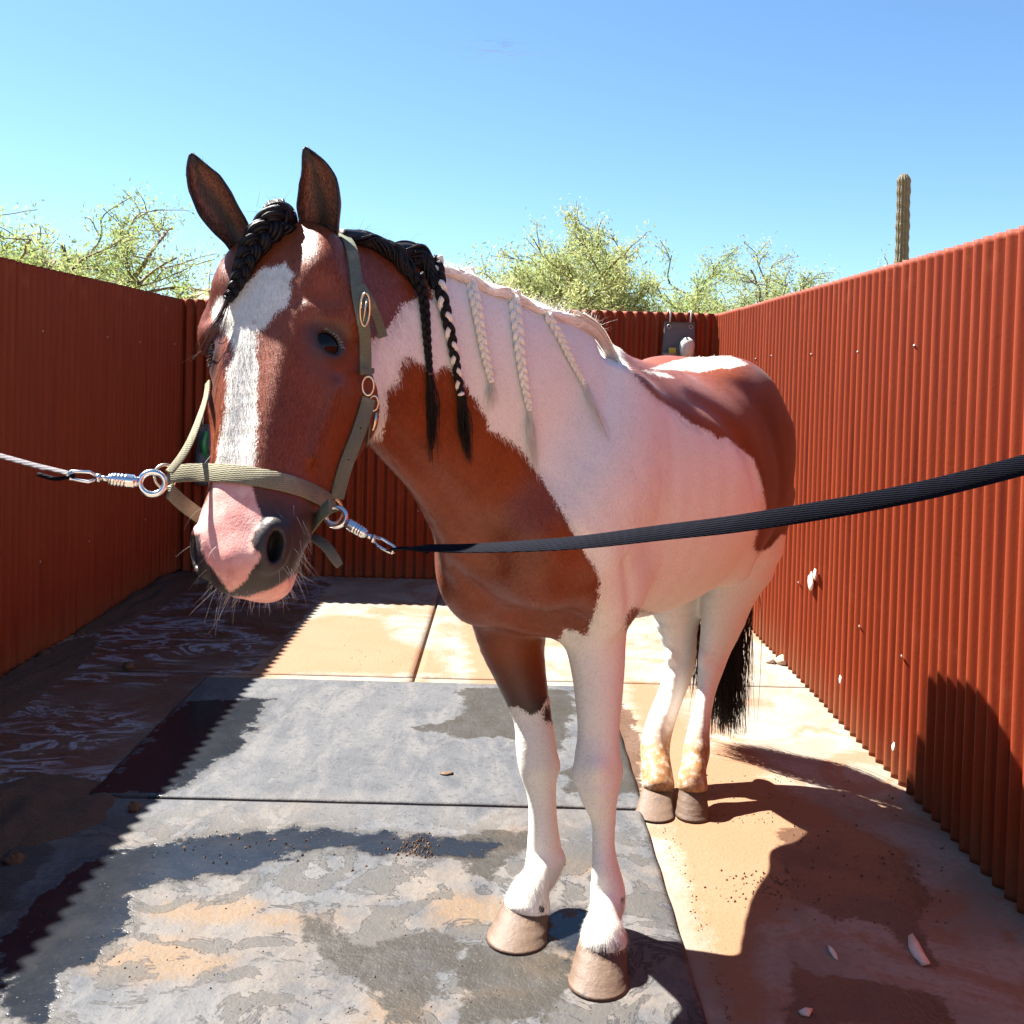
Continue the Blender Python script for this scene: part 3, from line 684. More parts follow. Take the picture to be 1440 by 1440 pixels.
# crease under the chest and armpit folds
groove([(690, 872, 2.30), (720, 884, 2.27), (755, 898, 2.27), (790, 905, 2.28)], .007, 'body', .02); groove([(735, 905, 2.34), (755, 925, 2.36), (768, 930, 2.38)], .006, 'body', .012)
# head frame: A down the face, N out of the forehead, LH to the horse's left
HP = P(385, 320, 1.78); HN = P(322, 782, 1.50)
A_ = unit(HN-HP); N_ = np.array([-.235, -.972, 0]); N_ = unit(N_-A_*(N_ @ A_)); LH = np.cross(N_, A_)
HL = np.linalg.norm(HN-HP)/.585
def H(t, l, n): return HP+(A_*t+LH*l+N_*n)*HL
def toH(p):
    q = (np.asarray(p)-HP)/HL; return np.stack([q @ A_, q @ LH, q @ N_], -1)
def hrow(t, n, w_, ht, hb, l=0): return [*H(t, l, n), *N_, w_*HL, ht*HL, hb*HL]
def hell(t, l, n, rt, rl, rn, k, op='add', tilt=0.0, sk=0.0):
    A2 = A_*math.cos(tilt)+LH*math.sin(tilt); L2 = -A_*math.sin(tilt)+LH*math.cos(tilt)
    L3 = L2*math.cos(sk)+N_*math.sin(sk); N3 = -L2*math.sin(sk)+N_*math.cos(sk)
    PR.append(Ell(H(t, l, n), [A2, L3, N3], np.array([rt, rl, rn])*HL, k, 'head', op))
PR.append(Sweep([hrow(.0, -.085, .085, .07, .10), hrow(.07, -.085, .108, .085, .13), hrow(.15, -.090, .123, .094, .15), hrow(.22, -.095, .120, .098, .17), hrow(.30, -.095, .104, .095, .175),
                 hrow(.38, -.090, .094, .088, .160), hrow(.46, -.082, .081, .078, .125), hrow(.53, -.072, .070, .066, .09), hrow(.575, -.068, .060, .058, .075)], 30, .03, 'head', cap=.8))
for sg in (1, -1):
    hell(.245, sg*.072, -.160, .13, .050, .115, .04)            # jaw / cheek
    hell(.33, sg*.052, -.150, .09, .034, .075, .04)
    hell(.150, sg*.126, -.068, .050, .028, .036, .035, tilt=sg*.1)   # brow
    hell(.30, sg*.098, -.088, .09, .010, .012, .03, tilt=-sg*.2)  # facial crest
    hell(.542, sg*.048, -.048, .042, .026, .034, .05)             # nostril flare
    hell(.09, sg*.080, -.040, .07, .040, .045, .04)                 # temporal
    hell(.03, sg*.066, -.05, .045, .036, .035, .03)                 # ear base
hell(.49, 0, -.050, .09, .062, .040, .05); hell(.585, 0, -.052, .042, .054, .044, .03)                        # upper lip
hell(.596, .004, -.102, .030, .044, .040, .012)                        # lower lip
hell(.57, 0, -.130, .045, .040, .034, .02)                        # chin

def hit(px, py, d0=1.3, d1=3.9, off=0.0):
    """first point of the body under a picture position"""
    a = P(px, py, d0); b = P(px, py, d1); n = 260
    for _ in range(3):
        t = np.linspace(0, 1, n)[:, None]; q = a+(b-a)*t; f = field(q.astype(np.float32)); m = np.nonzero(f < 0)[0]
        if len(m) == 0: return None
        i = max(m[0], 1); a, b = q[i-1], q[i]; n = 12
    p = (a+b)/2
    return p+normal(p)*off if off else p
def normal(p, e=.004):
    q = np.array([p+np.eye(3)[i]*e*s_ for i in range(3) for s_ in (1, -1)]); f = field(q)
    return unit([f[0]-f[1], f[2]-f[3], f[4]-f[5]])
def sgroove(pts, r, k, inset, grp):
    q = []
    for x, y in pts:
        p = hit(x, y)
        if p is None: continue
        q.append(p+normal(p)*(r-inset))
    if len(q) > 2: PR.append(Sweep([[*p, 0, -1, .2, r, r, r] for p in q], 10, k, grp, 'sub'))
sgroove([(1092, 738), (1080, 766), (1064, 792)], .018, .014, .009, 'body')
sgroove([(880, 790), (886, 825), (888, 862)], .018, .02, .008, 'body')
sgroove([(545, 600), (600, 665), (655, 735), (700, 800)], .03, .03, .006, 'neck')
sgroove([(975, 560), (1015, 585), (1048, 625), (1066, 680)], .035, .03, .010, 'body')
sgroove([(1040, 540), (1075, 580), (1095, 640), (1100, 700)], .03, .03, .007, 'body')
sgroove([(640, 800), (690, 850), (740, 880), (800, 890)], .02, .02, .008, 'body')
# bony arches over the eyes, hollows above them, facial crests and the edges of the nose bone
for px_, py_, rad_, k_, op_ in ((452, 440, (.016, .030, .010), .030, 'add'), (455, 402, (.026, .026, .005), .03, 'sub')):
    b0 = toH(hit(px_, py_))
    for sg in (1, -1):
        c = H(b0[0], sg*b0[1], b0[2]); n_ = normal(c); v = unit(A_-n_*(A_ @ n_)); u = np.cross(n_, v)
        PR.append(Ell(c+n_*(.001 if op_ == 'add' else .004), [v, u, n_], rad_, k_, 'head', op_))
cr_ = [toH(hit(x, y)) for x, y in ((472, 540), (462, 575), (448, 612), (436, 645))]
for sg in (1, -1):
    PR.append(Sweep([[*H(a[0], sg*a[1], a[2]-.002), *N_, .009, .009, .009] for a in cr_], 8, .016, 'head'))
    PR.append(Sweep([[*H(t, sg*l, n), *N_, r, r, r] for t, l, n, r in ((.16, .050, -.030, .004), (.23, .047, -.020, .010), (.31, .041, -.018, .015), (.40, .034, -.019, .015), (.48, .028, -.026, .008))], 10, .04, 'head'))
# eyes
EYES = []
e0 = toH(hit(462, 482))
for sg in (1, -1):
    c = H(e0[0], sg*e0[1], e0[2]); n_ = normal(c)
    ax = unit(A_*.45-N_*.9-n_*((A_*.45-N_*.9) @ n_)); ay = np.cross(n_, ax)
    EYES.append((c, n_, ax, ay))
for c, n_, ax, ay in EYES:
    PR.append(Ell(c-n_*.012, [ax, ay, n_], [.042, .034, .021], .014, 'head'))
    PR.append(Ell(c+n_*.012, [ax, ay, n_], [.0265, .0175, .022], .006, 'head', 'sub'))
# nostrils
n0 = toH(hit(384, 768))
for sg in (1, -1):
    c = H(n0[0], sg*n0[1], n0[2]); n_ = normal(c)
    v = unit(A_-n_*(A_ @ n_)); u = np.cross(n_, v)
    PR.append(Ell(c, [v, u, n_], [.036, .022, .009], .025, 'head'))
    PR.append(Ell(c-n_*.004+u*sg*0.002, [v*.97-u*.2*sg, u, n_], [.024, .0115, .030], .008, 'head', 'sub'))
# mouth
hell(.594, 0, -.075, .0045, .06, .05, .006, 'sub', sk=0)

def surface_nets(xs, ys, zs, D):
    S = D < 0
    nx, ny, nz = S.shape
    c = np.zeros((nx-1, ny-1, nz-1), np.uint8)
    for i in (0, 1):
        for j in (0, 1):
            for k in (0, 1): c += S[i:nx-1+i, j:ny-1+j, k:nz-1+k]
    act = (c > 0) & (c < 8)
    I, J, K = np.nonzero(act); n = len(I)
    vid = np.full(act.shape, -1, np.int32); vid[I, J, K] = np.arange(n)
    acc = np.zeros((n, 3)); cnt = np.zeros(n)
    X = (xs, ys, zs)
    for ax in range(3):
        o1, o2 = [a for a in range(3) if a != ax]
        for a in (0, 1):
            for b in (0, 1):
                i0 = [I, J, K]; i0[o1] = i0[o1]+a; i0[o2] = i0[o2]+b
                i1 = list(i0); i1[ax] = i1[ax]+1
                d0 = D[i0[0], i0[1], i0[2]]; d1 = D[i1[0], i1[1], i1[2]]
                m = (d0 < 0) != (d1 < 0)
                t = np.where(m, d0/np.where(m, d0-d1, 1), 0)
                p = np.stack([X[0][i0[0]], X[1][i0[1]], X[2][i0[2]]], 1)
                p[:, ax] += t*(X[ax][i1[ax]]-X[ax][i0[ax]])
                acc += p*m[:, None]; cnt += m
    V = acc/cnt[:, None]
    Q = []
    for ax in range(3):
        o1, o2 = (ax+1) % 3, (ax+2) % 3
        sl0 = [slice(None)]*3; sl1 = [slice(None)]*3; sl0[ax] = slice(0, -1); sl1[ax] = slice(1, None)
        a = S[tuple(sl0)]; b = S[tuple(sl1)]
        E = np.nonzero(a != b); E = list(E)
        ok = (E[o1] > 0) & (E[o2] > 0) & (E[o1] < S.shape[o1]-1) & (E[o2] < S.shape[o2]-1)
        E = [e[ok] for e in E]
        flip = a[E[0], E[1], E[2]]
        def cell(da, db):
            q = list(E); q[o1] = q[o1]-da; q[o2] = q[o2]-db
            return vid[q[0], q[1], q[2]]
        q = np.stack([cell(1, 1), cell(0, 1), cell(0, 0), cell(1, 0)], 1)
        q[~flip] = q[~flip][:, ::-1]
        Q.append(q)
    return V, np.vstack(Q)

def axis(a, b, fine, hc):
    out = [a]
    while out[-1] < b:
        x = out[-1]; out.append(x+min([h_ for a_, b_, h_ in fine if a_ < x < b_]+[hc]))
    return np.array(out)
HC, HF = 0.008, 0.0042
xs = axis(-.66, 1.22, [(-.62, -.18, HF), (-.02, .28, .0055)], HC)
ys = axis(1.32, 3.85, [(1.36, 1.90, HF), (2.22, 2.60, .0055)], HC)
zs = axis(0.03, 1.74, [(.97, 1.68, HF), (.05, .62, .0055)], HC)
D = np.full((len(xs), len(ys), len(zs)), 1.0, np.float32)
BS = 14
bl = [(i, j, k) for i in range(0, len(xs)-1, BS) for j in range(0, len(ys)-1, BS) for k in range(0, len(zs)-1, BS)]
cen = []; rad = []
for i, j, k in bl:
    a = np.array([xs[i], ys[j], zs[k]]); b = np.array([xs[min(i+BS, len(xs)-1)], ys[min(j+BS, len(ys)-1)], zs[min(k+BS, len(zs)-1)]])
    cen.append((a+b)/2); rad.append(np.linalg.norm(b-a)/2)
cen = np.array(cen); rad = np.array(rad)
dc = field(cen)
nact = 0
for (i, j, k), c0, r0, d0 in zip(bl, cen, rad, dc):
    sl = (slice(i, min(i+BS, len(xs))), slice(j, min(j+BS, len(ys))), slice(k, min(k+BS, len(zs))))
    if d0 > r0*1.15+.03: continue
    if d0 < -(r0*1.9+.05): D[sl] = -1; continue
    gx, gy, gz = np.meshgrid(xs[sl[0]], ys[sl[1]], zs[sl[2]], indexing='ij')
    p = np.stack([gx.ravel(), gy.ravel(), gz.ravel()], 1).astype(np.float32)
    D[sl] = field(p, c0, r0).reshape(gx.shape); nact += 1
print('blocks', len(bl), nact, 'grid', D.shape, time.time()-T0)
BV, BQ = surface_nets(xs, ys, zs, D)
del D
# keep only the largest connected piece is unnecessary: relax the surface twice
def relax(V, Q, it, lam):
    E = np.vstack([Q[:, [0, 1]], Q[:, [1, 2]], Q[:, [2, 3]], Q[:, [3, 0]]]); E = np.vstack([E, E[:, ::-1]])
    cnt = np.bincount(E[:, 0], minlength=len(V))[:, None]
    for _ in range(it):
        S = np.stack([np.bincount(E[:, 0], V[E[:, 1], a], minlength=len(V)) for a in range(3)], 1)
        V = V+lam[:, None]*(S/np.maximum(cnt, 1)-V)
    return V
lam = np.full(len(BV), .55)
for c, r in [(e[0], .045) for e in EYES]+[(H(n0[0], n0[1]*sg, n0[2]), .045) for sg in (1, -1)]+[(H(.594, 0, -.09), .07)]:
    dd = np.linalg.norm(BV-c, axis=1); lam *= np.clip((dd-r*.7)/(r*.6), .06, 1)
lam *= np.where(BV[:, 2] < .72, .3, 1.0)*np.where((BV[:, 1] < 1.95) & (BV[:, 2] > .95), .5, 1)
BV = relax(BV, BQ, 14, lam)
tr_ = np.clip((BV-O_) @ B_, -1, 2); trunk = np.clip((BV[:, 2]-.80)/.1, 0, 1)*np.clip((BV[:, 1]-2.3)/.15, 0, 1)
BV = relax(BV, BQ, 40, trunk*.6)
print('verts', len(BV), time.time()-T0)

# ------------------------------------------------------------------ coat pattern (which hair is white), fixed on the skin
def groups_of(V, cell=.12):
    key = np.floor(V/cell).astype(int); _, inv = np.unique(key, axis=0, return_inverse=True); inv = inv.ravel()
    order = np.argsort(inv, kind='stable'); cuts = np.nonzero(np.diff(inv[order]))[0]+1
    names = ['body', 'neck', 'head', 'lf', 'rf', 'lh', 'rh']; out_ = np.full((len(V), 7), 1.0, np.float32)
    for idx in np.split(order, cuts):
        p = V[idx].astype(np.float32); c = (p.min(0)+p.max(0))/2; rb = np.linalg.norm(p.max(0)-p.min(0))/2
        _, gd = field(p, c, rb, groups=True)
        for k, v in gd.items(): out_[idx, names.index(k)] = v
    return out_
from mathutils.bvhtree import BVHTree
TREE = BVHTree.FromPolygons([tuple(v) for v in BV.tolist()], [tuple(q) for q in BQ.tolist()])
def hit(px, py, d0=1.0, d1=3.9, off=0.0):
    a = P(px, py, d0); d = unit(P(px, py, d1)-a); r = TREE.ray_cast(Vector(a), Vector(d))
    if r[0] is None: return None
    n_ = np.array(r[1]); n_ = n_ if n_ @ d < 0 else -n_
    return np.array(r[0])+n_*off
GD = groups_of(BV); GI = GD.argmin(1)
HEADW = (GD[:, 2] < np.minimum(GD[:, 1], GD[:, 0])+.004) & (GD[:, 2] < .4) & (BV[:, 1] < 2.0)
PXv, PYv = proj(BV); DEP = BV[:, 1]
blaze = [(402, 371), (413, 388), (407, 396), (408, 413), (402, 430), (390, 438), (375, 453), (373, 461), (357, 467), (361, 484), (359, 501), (363, 520), (360, 551), (361, 580), (360, 600), (359, 622), (357, 650), (354, 681),
         (359, 702), (368, 725), (365, 741), (358, 747), (353, 762), (357, 772), (367, 779), (363, 791), (353, 802), (347, 816), (328, 831), (322, 833), (317, 824), (305, 808), (292, 791), (283, 772), (282, 758), (284, 750), (262, 752), (255, 742),
         (280, 725), (297, 690), (305, 650), (308, 629), (315, 602), (320, 572), (321, 540), (320, 520), (329, 508), (330, 488), (319, 467), (309, 457), (298, 447), (300, 430), (309, 417), (323, 415), (338, 405), (357, 390), (365, 380), (386, 374)]
lip = [(322, 838), (347, 839), (376, 831), (397, 820), (411, 810), (424, 802), (470, 812), (430, 900), (310, 900), (300, 845)]
coat = [(596, 340), (603, 385), (607, 422), (585, 420), (563, 428), (560, 440), (547, 460), (533, 470), (520, 480), (510, 500), (498, 560), (505, 618), (537, 613), (543, 583), (545, 547), (562, 533), (563, 507), (577, 503), (595, 513), (613, 523), (627, 513), (630, 517),
        (647, 530), (667, 560), (683, 587), (687, 603), (707, 613), (727, 627), (747, 653), (760, 670), (777, 700), (797, 730), (810, 757), (819, 773), (834, 792), (844, 820), (838, 853), (826, 891), (822, 893), (810, 887), (794, 885), (782, 905), (772, 960), (760, 1100), (760, 1500), (1200, 1500), (1200, 760),
        (1098, 752), (1084, 768), (1075, 774), (1063, 776), (1060, 768), (1066, 741), (1077, 713), (1075, 698), (1069, 673), (1060, 646), (1041, 631), (1023, 615), (1008, 615), (996, 606), (971, 594), (947, 576), (922, 560), (901, 539), (882, 517), (873, 500), (868, 470), (830, 430), (700, 380)]
strip1 = [(905, 521), (935, 525), (945, 531), (925, 528)]
strip2 = [(915, 519), (947, 509), (985, 500), (1026, 500), (1050, 512), (1026, 517), (1000, 519), (983, 523), (968, 520), (945, 519)]
belly = [(880, 872), (890, 852), (902, 857), (925, 864), (938, 890), (880, 890)]
def wsd(mask, polys, sub=()):
    x, y = PXv[mask], PYv[mask]; d = np.full(mask.sum(), -1e3)
    for p in polys: d = np.maximum(d, poly_sd(x, y, p))
    for p in sub: d = np.minimum(d, -poly_sd(x, y, p))
    return d*DEP[mask]/F
white = np.full(len(BV), -.1)
mh = HEADW; white[mh] = wsd(mh, [blaze, lip])
mb_ = ~mh & np.isin(GI, [0, 1, 3]); white[mb_] = wsd(mb_, [coat, strip1, strip2], [belly])
mb_ = ~mh & (GI == 2); white[mb_] = wsd(mb_, [coat])
mr = ~mh & (GI == 4)
fl_y = 1003+10*np.sin(PXv/9.0)-(PXv-720)*.25
white[mr] = np.maximum(((PYv-fl_y)*DEP/F)[mr], -.1)
mhh = np.isin(GI, [5, 6]); mm_ = GI == 5
white[GI == 6] = .1
white[mm_] = wsd(mm_, [coat]) ; white[mm_ & (PYv > 790)] = .1
ear_t = toH(BV)
# the sheet behind the front right limb is brown too
white[(GI == 3) & (PYv > 910)] = .1
def gs(v, a, b): return np.clip((v-a)/(b-a), 0, 1)
dark = np.zeros(len(BV))
dark = np.where(mh, gs(ear_t[:, 0], .455, .53), 0)
for c, n_, ax, ay in EYES:
    q = BV-(c+A_*.040*HL); dd = np.sqrt((q @ ax)**2/.07**2+(q @ ay)**2/.045**2+(q @ n_)**2/.06**2); dark = np.maximum(dark, mh*np.clip(1.25-dd, 0, 1)*.42)
    dark = np.maximum(dark, mh*np.clip(1.6-np.linalg.norm(BV-c, axis=1)/.037, 0, 1))
dark = np.maximum(dark, (GI == 4)*gs(PYv, 915, 1000)*.95)
dark = np.maximum(dark, ((GI == 0) | (GI == 5))*gs(PXv, 1035, 1085)*gs(PYv, 490, 530)*.72)
for px_, py_, r_ in ((772, 1004, 9), (876, 1266, 3), (762, 1279, 4.5), (848, 1336, 4), (868, 1333, 4.5)):
    dd = np.hypot(PXv-px_, (PYv-py_)*.7); m_ = (dd < r_*2) & ((GI == 3) | (GI == 4)); white[m_] = np.minimum(white[m_], (dd[m_]-r_)*.0016); dark[m_] = 1
for px_, py_, r_ in ((358, 452, 3), (368, 464, 4)):
    dd = np.hypot(PXv-px_, PYv-py_); m_ = mh & (dd < r_*2); white[m_] = np.minimum(white[m_], (dd[m_]-r_)*.001)
pink = mh*gs(ear_t[:, 0], .425, .455)
stain = np.isin(GI, [5, 6])*gs(PYv, 1000, 1050)
# ------------------------------------------------------------------ materials of the horse
def hair_noise(m, c):
    """fine streaks that lie along the hair: down the face, back and down on the trunk"""
    hd = m.attr('headmask')
    a = m.noise(m.mapp(c, (1, 1, .16), (0, math.radians(-8), 0)), 480, 3, .6)
    b = m.noise(m.mapp(m.mapp(c, (1, 1, 1), (math.radians(35), 0, math.radians(-31))), (1, .2, .8)), 260, 3, .6)
    s_ = m.n('ShaderNodeMix', data_type='FLOAT'); m.l(hd, s_.inputs[0]); m.l(b, s_.inputs[2]); m.l(a, s_.inputs[3]); return s_.outputs[0]
m = NT('pinto_coat'); c = m.coord('Object'); hn = hair_noise(m, c)
nb = m.noise(c, 5, 4, .55); nm_ = m.noise(c, 42, 4, .6)
brown = m.mix(m.smooth(nb, .35, .65), (.135, .024, .0048), (.205, .042, .009))
brown = m.mix(m.smooth(hn, .38, .66), brown, (.34, .10, .036)) if False else m.mix(m.math('MULTIPLY', m.smooth(hn, .42, .62), .55), brown, (.25, .058, .013))
brown = m.mix(m.attr('dark'), brown, m.mix(hn, (.016, .012, .012), (.036, .028, .027)))
wht = m.mix(nb, (.82, .79, .70), (.87, .85, .77)); wht = m.mix(m.math('MULTIPLY', m.smooth(nm_, .58, .8), .25), wht, (.66, .52, .42))
wht = m.mix(m.math('MULTIPLY', m.smooth(hn, .48, .66), .42), wht, (.62, .56, .50))
wht = m.mix(m.math('MULTIPLY', m.attr('stain'), m.smooth(nm_, .05, .60)), wht, m.mix(hn, (.22, .095, .028), (.38, .20, .075)))
pk = m.mix(m.smooth(nm_, .35, .75), (.72, .34, .29), (.62, .25, .21)); pk = m.mix(m.smooth(m.noise(c, 22, 5, .7), .45, .7), pk, (.80, .47, .40)); pk = m.mix(m.math('MULTIPLY', m.smooth(m.voro(c, 150), .16, .08), m.smooth(nm_, .5, .62)), pk, (.20, .09, .07)); wht = m.mix(m.attr('pink'), wht, pk)
hamp = m.mix(m.attr('pink'), (.010,)*3, (.0035,)*3)
sdv = m.math('ADD', m.attr('white'), m.math('MULTIPLY', m.math('SUBTRACT', hn, .5), m.math('MULTIPLY', hamp, 3.0)))
sdv = m.math('ADD', sdv, m.math('MULTIPLY', m.math('SUBTRACT', nm_, .5), m.math('MULTIPLY', hamp, 1.6)))
wmk = m.smooth(sdv, -.0028, .0028)
col = m.mix(wmk, brown, wht)
sheen = m.mix(wmk, (.40,)*3, (.6,)*3); sheen = m.mix(m.attr('pink'), sheen, (.5,)*3)
skin_ = m.math('MULTIPLY', m.voro(c, 260), m.math('MULTIPLY', m.math('MAXIMUM', m.attr('pink'), m.math('MULTIPLY', m.attr('dark'), m.attr('headmask'))), .45))
bp = m.bump(m.math('ADD', m.math('ADD', hn, skin_), m.math('MULTIPLY', nm_, .5)), m.math('SUBTRACT', .42, m.math('MULTIPLY', m.attr('pink'), .2)), .0022)
M_coat = m.fin(col, sheen, bp, spec=.42)
m.b.inputs['Sheen Weight'].default_value = .03; m.b.inputs['Sheen Roughness'].default_value = .4
m = NT('black_hair'); c = m.coord(); n = m.noise(c, 130, 3)
M_black = m.fin(m.mix(n, (.0022, .0018, .0022), (.007, .0055, .0055)), .46, m.bump(m.noise(c, 900, 2), .5, .001), spec=.28)
m = NT('white_hair'); c = m.coord(); n = m.noise(c, 70, 3)
M_whair = m.fin(m.mix(n, (.78, .70, .58), (.90, .85, .77)), .5, spec=.3)
m = NT('dark_bay_hair'); M_bayh = m.fin((.05, .016, .010), .4)
m = NT('whisker'); M_whisk = m.fin((.80, .76, .70), .4)
m = NT('ear_fur'); c = m.coord(); av = m.attr('rim')
hn2 = m.noise(m.mapp(c, (1, 1, .25)), 420, 3, .65)
inner = m.mix(m.smooth(hn2, .35, .65), (.05, .018, .012), (.26, .095, .05)); inner = m.mix(m.attr('hollow_shade'), inner, (.006, .004, .004))  # shade of the ear hollow painted in as near-black colour
outer = m.mix(hn2, (.15, .035, .014), (.24, .06, .022)); inner = m.mix(m.attr('outerside'), inner, outer)
M_ear = m.fin(m.mix(av, inner, (.008, .006, .007)), .5, m.bump(hn2, .5, .003))
m = NT('eyeball'); c = m.coord(); M_eye = m.fin((.004, .0025, .002), .07, spec=.3)
m = NT('eyelid_skin'); c = m.coord(); M_lid = m.fin((.013, .009, .009), .42, m.bump(m.noise(c, 160, 3), .4, .002))
m = NT('horn_hoof'); c = m.coord(); zs_ = m.n('ShaderNodeSeparateXYZ'); m.l(c, zs_.inputs[0])
rings = m.noise(m.mapp(c, (1.2, 1.2, 14)), 5, 4, .6); n2 = m.noise(c, 75, 4); vst = m.noise(m.mapp(c, (60, 60, 3)), 2, 3)
hc = m.mix(rings, (.085, .052, .034), (.14, .092, .062)); hc = m.mix(m.math('MULTIPLY', m.smooth(n2, .55, .75), .6), hc, (.17, .13, .095)); hc = m.mix(m.math('MULTIPLY', vst, .3), hc, (.085, .055, .04)); hc = m.mix(m.smooth(m.noise(c, 22, 5, .7), .55, .7), hc, (.07, .05, .042))
M_hoof = m.fin(hc, .6, m.bump(m.math('ADD', rings, m.math('MULTIPLY', n2, .8)), .45, .004), spec=.3)

HO = empty('horse', (0.1, 2.4, 0), label='bay and white pinto horse with braided mane standing haltered in the wash stall', cat='horse')
body = mesh_obj('body', BV, BQ, M_coat, HO)
for nm, v in (('white', white), ('dark', dark), ('pink', pink), ('stain', stain), ('headmask', mh.astype(float))): set_attr(body, nm, v)
# ---- eyes
for c, n_, ax, ay in EYES:
    R_e = .0265; V = []; Fq = []; nu, nv = 24, 14
    cc = c-n_*.0165
    for i in range(nv+1):
        th = math.pi*i/nv
        for j in range(nu):
            a = 2*math.pi*j/nu; V.append(cc+R_e*(math.cos(th)*n_*.85+math.sin(th)*(ax*math.cos(a)*1.1+ay*math.sin(a))))
    for i in range(nv):
        for j in range(nu): Fq.append((i*nu+j, i*nu+(j+1) % nu, (i+1)*nu+(j+1) % nu, (i+1)*nu+j))
    mesh_obj('eye', V, Fq, M_eye, HO)
    up_ = -A_; mb2 = MB()
    for j in range(9):   # lashes
        a = math.pi*(.2+.6*j/8); rim_ = cc+n_*.012+ax*math.cos(a)*.019*(1 if ax @ up_ < 2 else 1)
        s_ = 1 if ay @ up_ > 0 else -1
        rim_ = cc+n_*.019+ax*math.cos(a)*.025+ay*s_*math.sin(a)*.016
        d_ = unit(n_*.9+ay*s_*.35+ax*math.cos(a)*.35+RNG.normal(0, .1, 3)); L = random.uniform(.006, .011)
        mb2.tube([rim_, rim_+d_*L*.5, rim_+d_*L+Z_*-.004], [.00035, .0003, .00015], 3, False)
    mb2.build('eyelashes', M_whisk, HO)
# ---- ears
def ear(px_pts, d, widths, open_dir, tw=0.0):
    C = np.array([P(x, y, d+dz) for (x, y), dz in px_pts]); n = 30
    C = catmull(C, n); W = np.interp(np.linspace(0, 1, n), [0, .12, .3, .5, .7, .85, .94, 1], widths)
    T = np.gradient(C, axis=0); T /= np.linalg.norm(T, axis=1)[:, None]; k = 21
    V = []; rim = []; hollow_shade = []; ous = []
    for lay in (0, 1):
        for i in range(n):
            u = i/(n-1); fwd = unit(np.array(open_dir)-T[i]*(np.array(open_dir) @ T[i])); sd_ = np.cross(fwd, T[i])
            for j in range(k):
                v = -1+2*j/(k-1); th = v*math.radians(112-30*u)
                w_ = W[i]*(1 if lay == 0 else 1.0)+(0 if lay == 0 else .0035)
                dp = W[i]*(.95-.35*u)+(0 if lay == 0 else .0035)
                q = C[i]+sd_*w_*math.sin(th)/1.0-fwd*dp*(math.cos(th)-.15)
                q = q+sd_*(.0022*math.sin(u*11+v*3))
                V.append(q); e = max(0, abs(v)-.80)/.20; rim.append(min(1, e*1.1+max(0, (u-.84)/.10)))
                hollow_shade.append(min(1, max(0, 1.25-abs(v-.12)*(2.6+2*u))*(1.15-.5*u)) if lay == 0 else 0); ous.append(float(lay))
    Fq = []; N2 = n*k
    for i in range(n-1):
        for j in range(k-1):
            a = i*k+j; Fq.append((a, a+1, a+k+1, a+k)); b = a+N2; Fq.append((b, b+k, b+k+1, b+1))
        Fq.append((i*k, (i+1)*k, N2+(i+1)*k, N2+i*k)); a = i*k+k-1; Fq.append((a, N2+a, N2+a+k, a+k))
    for j in range(k-1): a = (n-1)*k+j; Fq.append((a, a+1, N2+a+1, N2+a))
    o = mesh_obj('ear', V, Fq, M_ear, HO); set_attr(o, 'rim', np.clip(rim, 0, 1)); set_attr(o, 'hollow_shade', np.clip(hollow_shade, 0, 1)); set_attr(o, 'outerside', ous)
    # hair inside and along the rim
    hb_ = MB(); V = np.array(V)[:N2].reshape(n, k, 3)
    for q in range(420):
        i = int(random.uniform(.05, .88)*(n-1)); j = random.choice([random.randint(0, 3), random.randint(k-4, k-1), random.randint(0, k-1)])
        p = V[i, j]; fwd = unit(np.array(open_dir)); inw = unit(C[i]-p+fwd*.015)
        d_ = unit(T[i]*random.uniform(.4, 1)+inw*random.uniform(.1, .6)+RNG.normal(0, .15, 3)); L = random.uniform(.010, .022)
        s_ = unit(np.cross(d_, fwd))*.0005
        hb_.add([p-s_, p+s_, p+d_*L], [(0, 1, 2)])
    hb_.build('ear_hair', M_bayh, o, kind='stuff')
ear([((452, 372), .03), ((452, 330), .02), ((450, 288), .0), ((444, 245), -.01), ((430, 206), -.01)], 1.80, [.015, .023, .033, .037, .032, .018, .0085, .0006], [-.18, -1, .05])
ear([((346, 362), .03), ((330, 326), .02), ((304, 286), .0), ((282, 250), -.01), ((270, 215), -.01)], 1.80, [.014, .021, .029, .032, .028, .017, .008, .0006], [-.05, -1, .10])
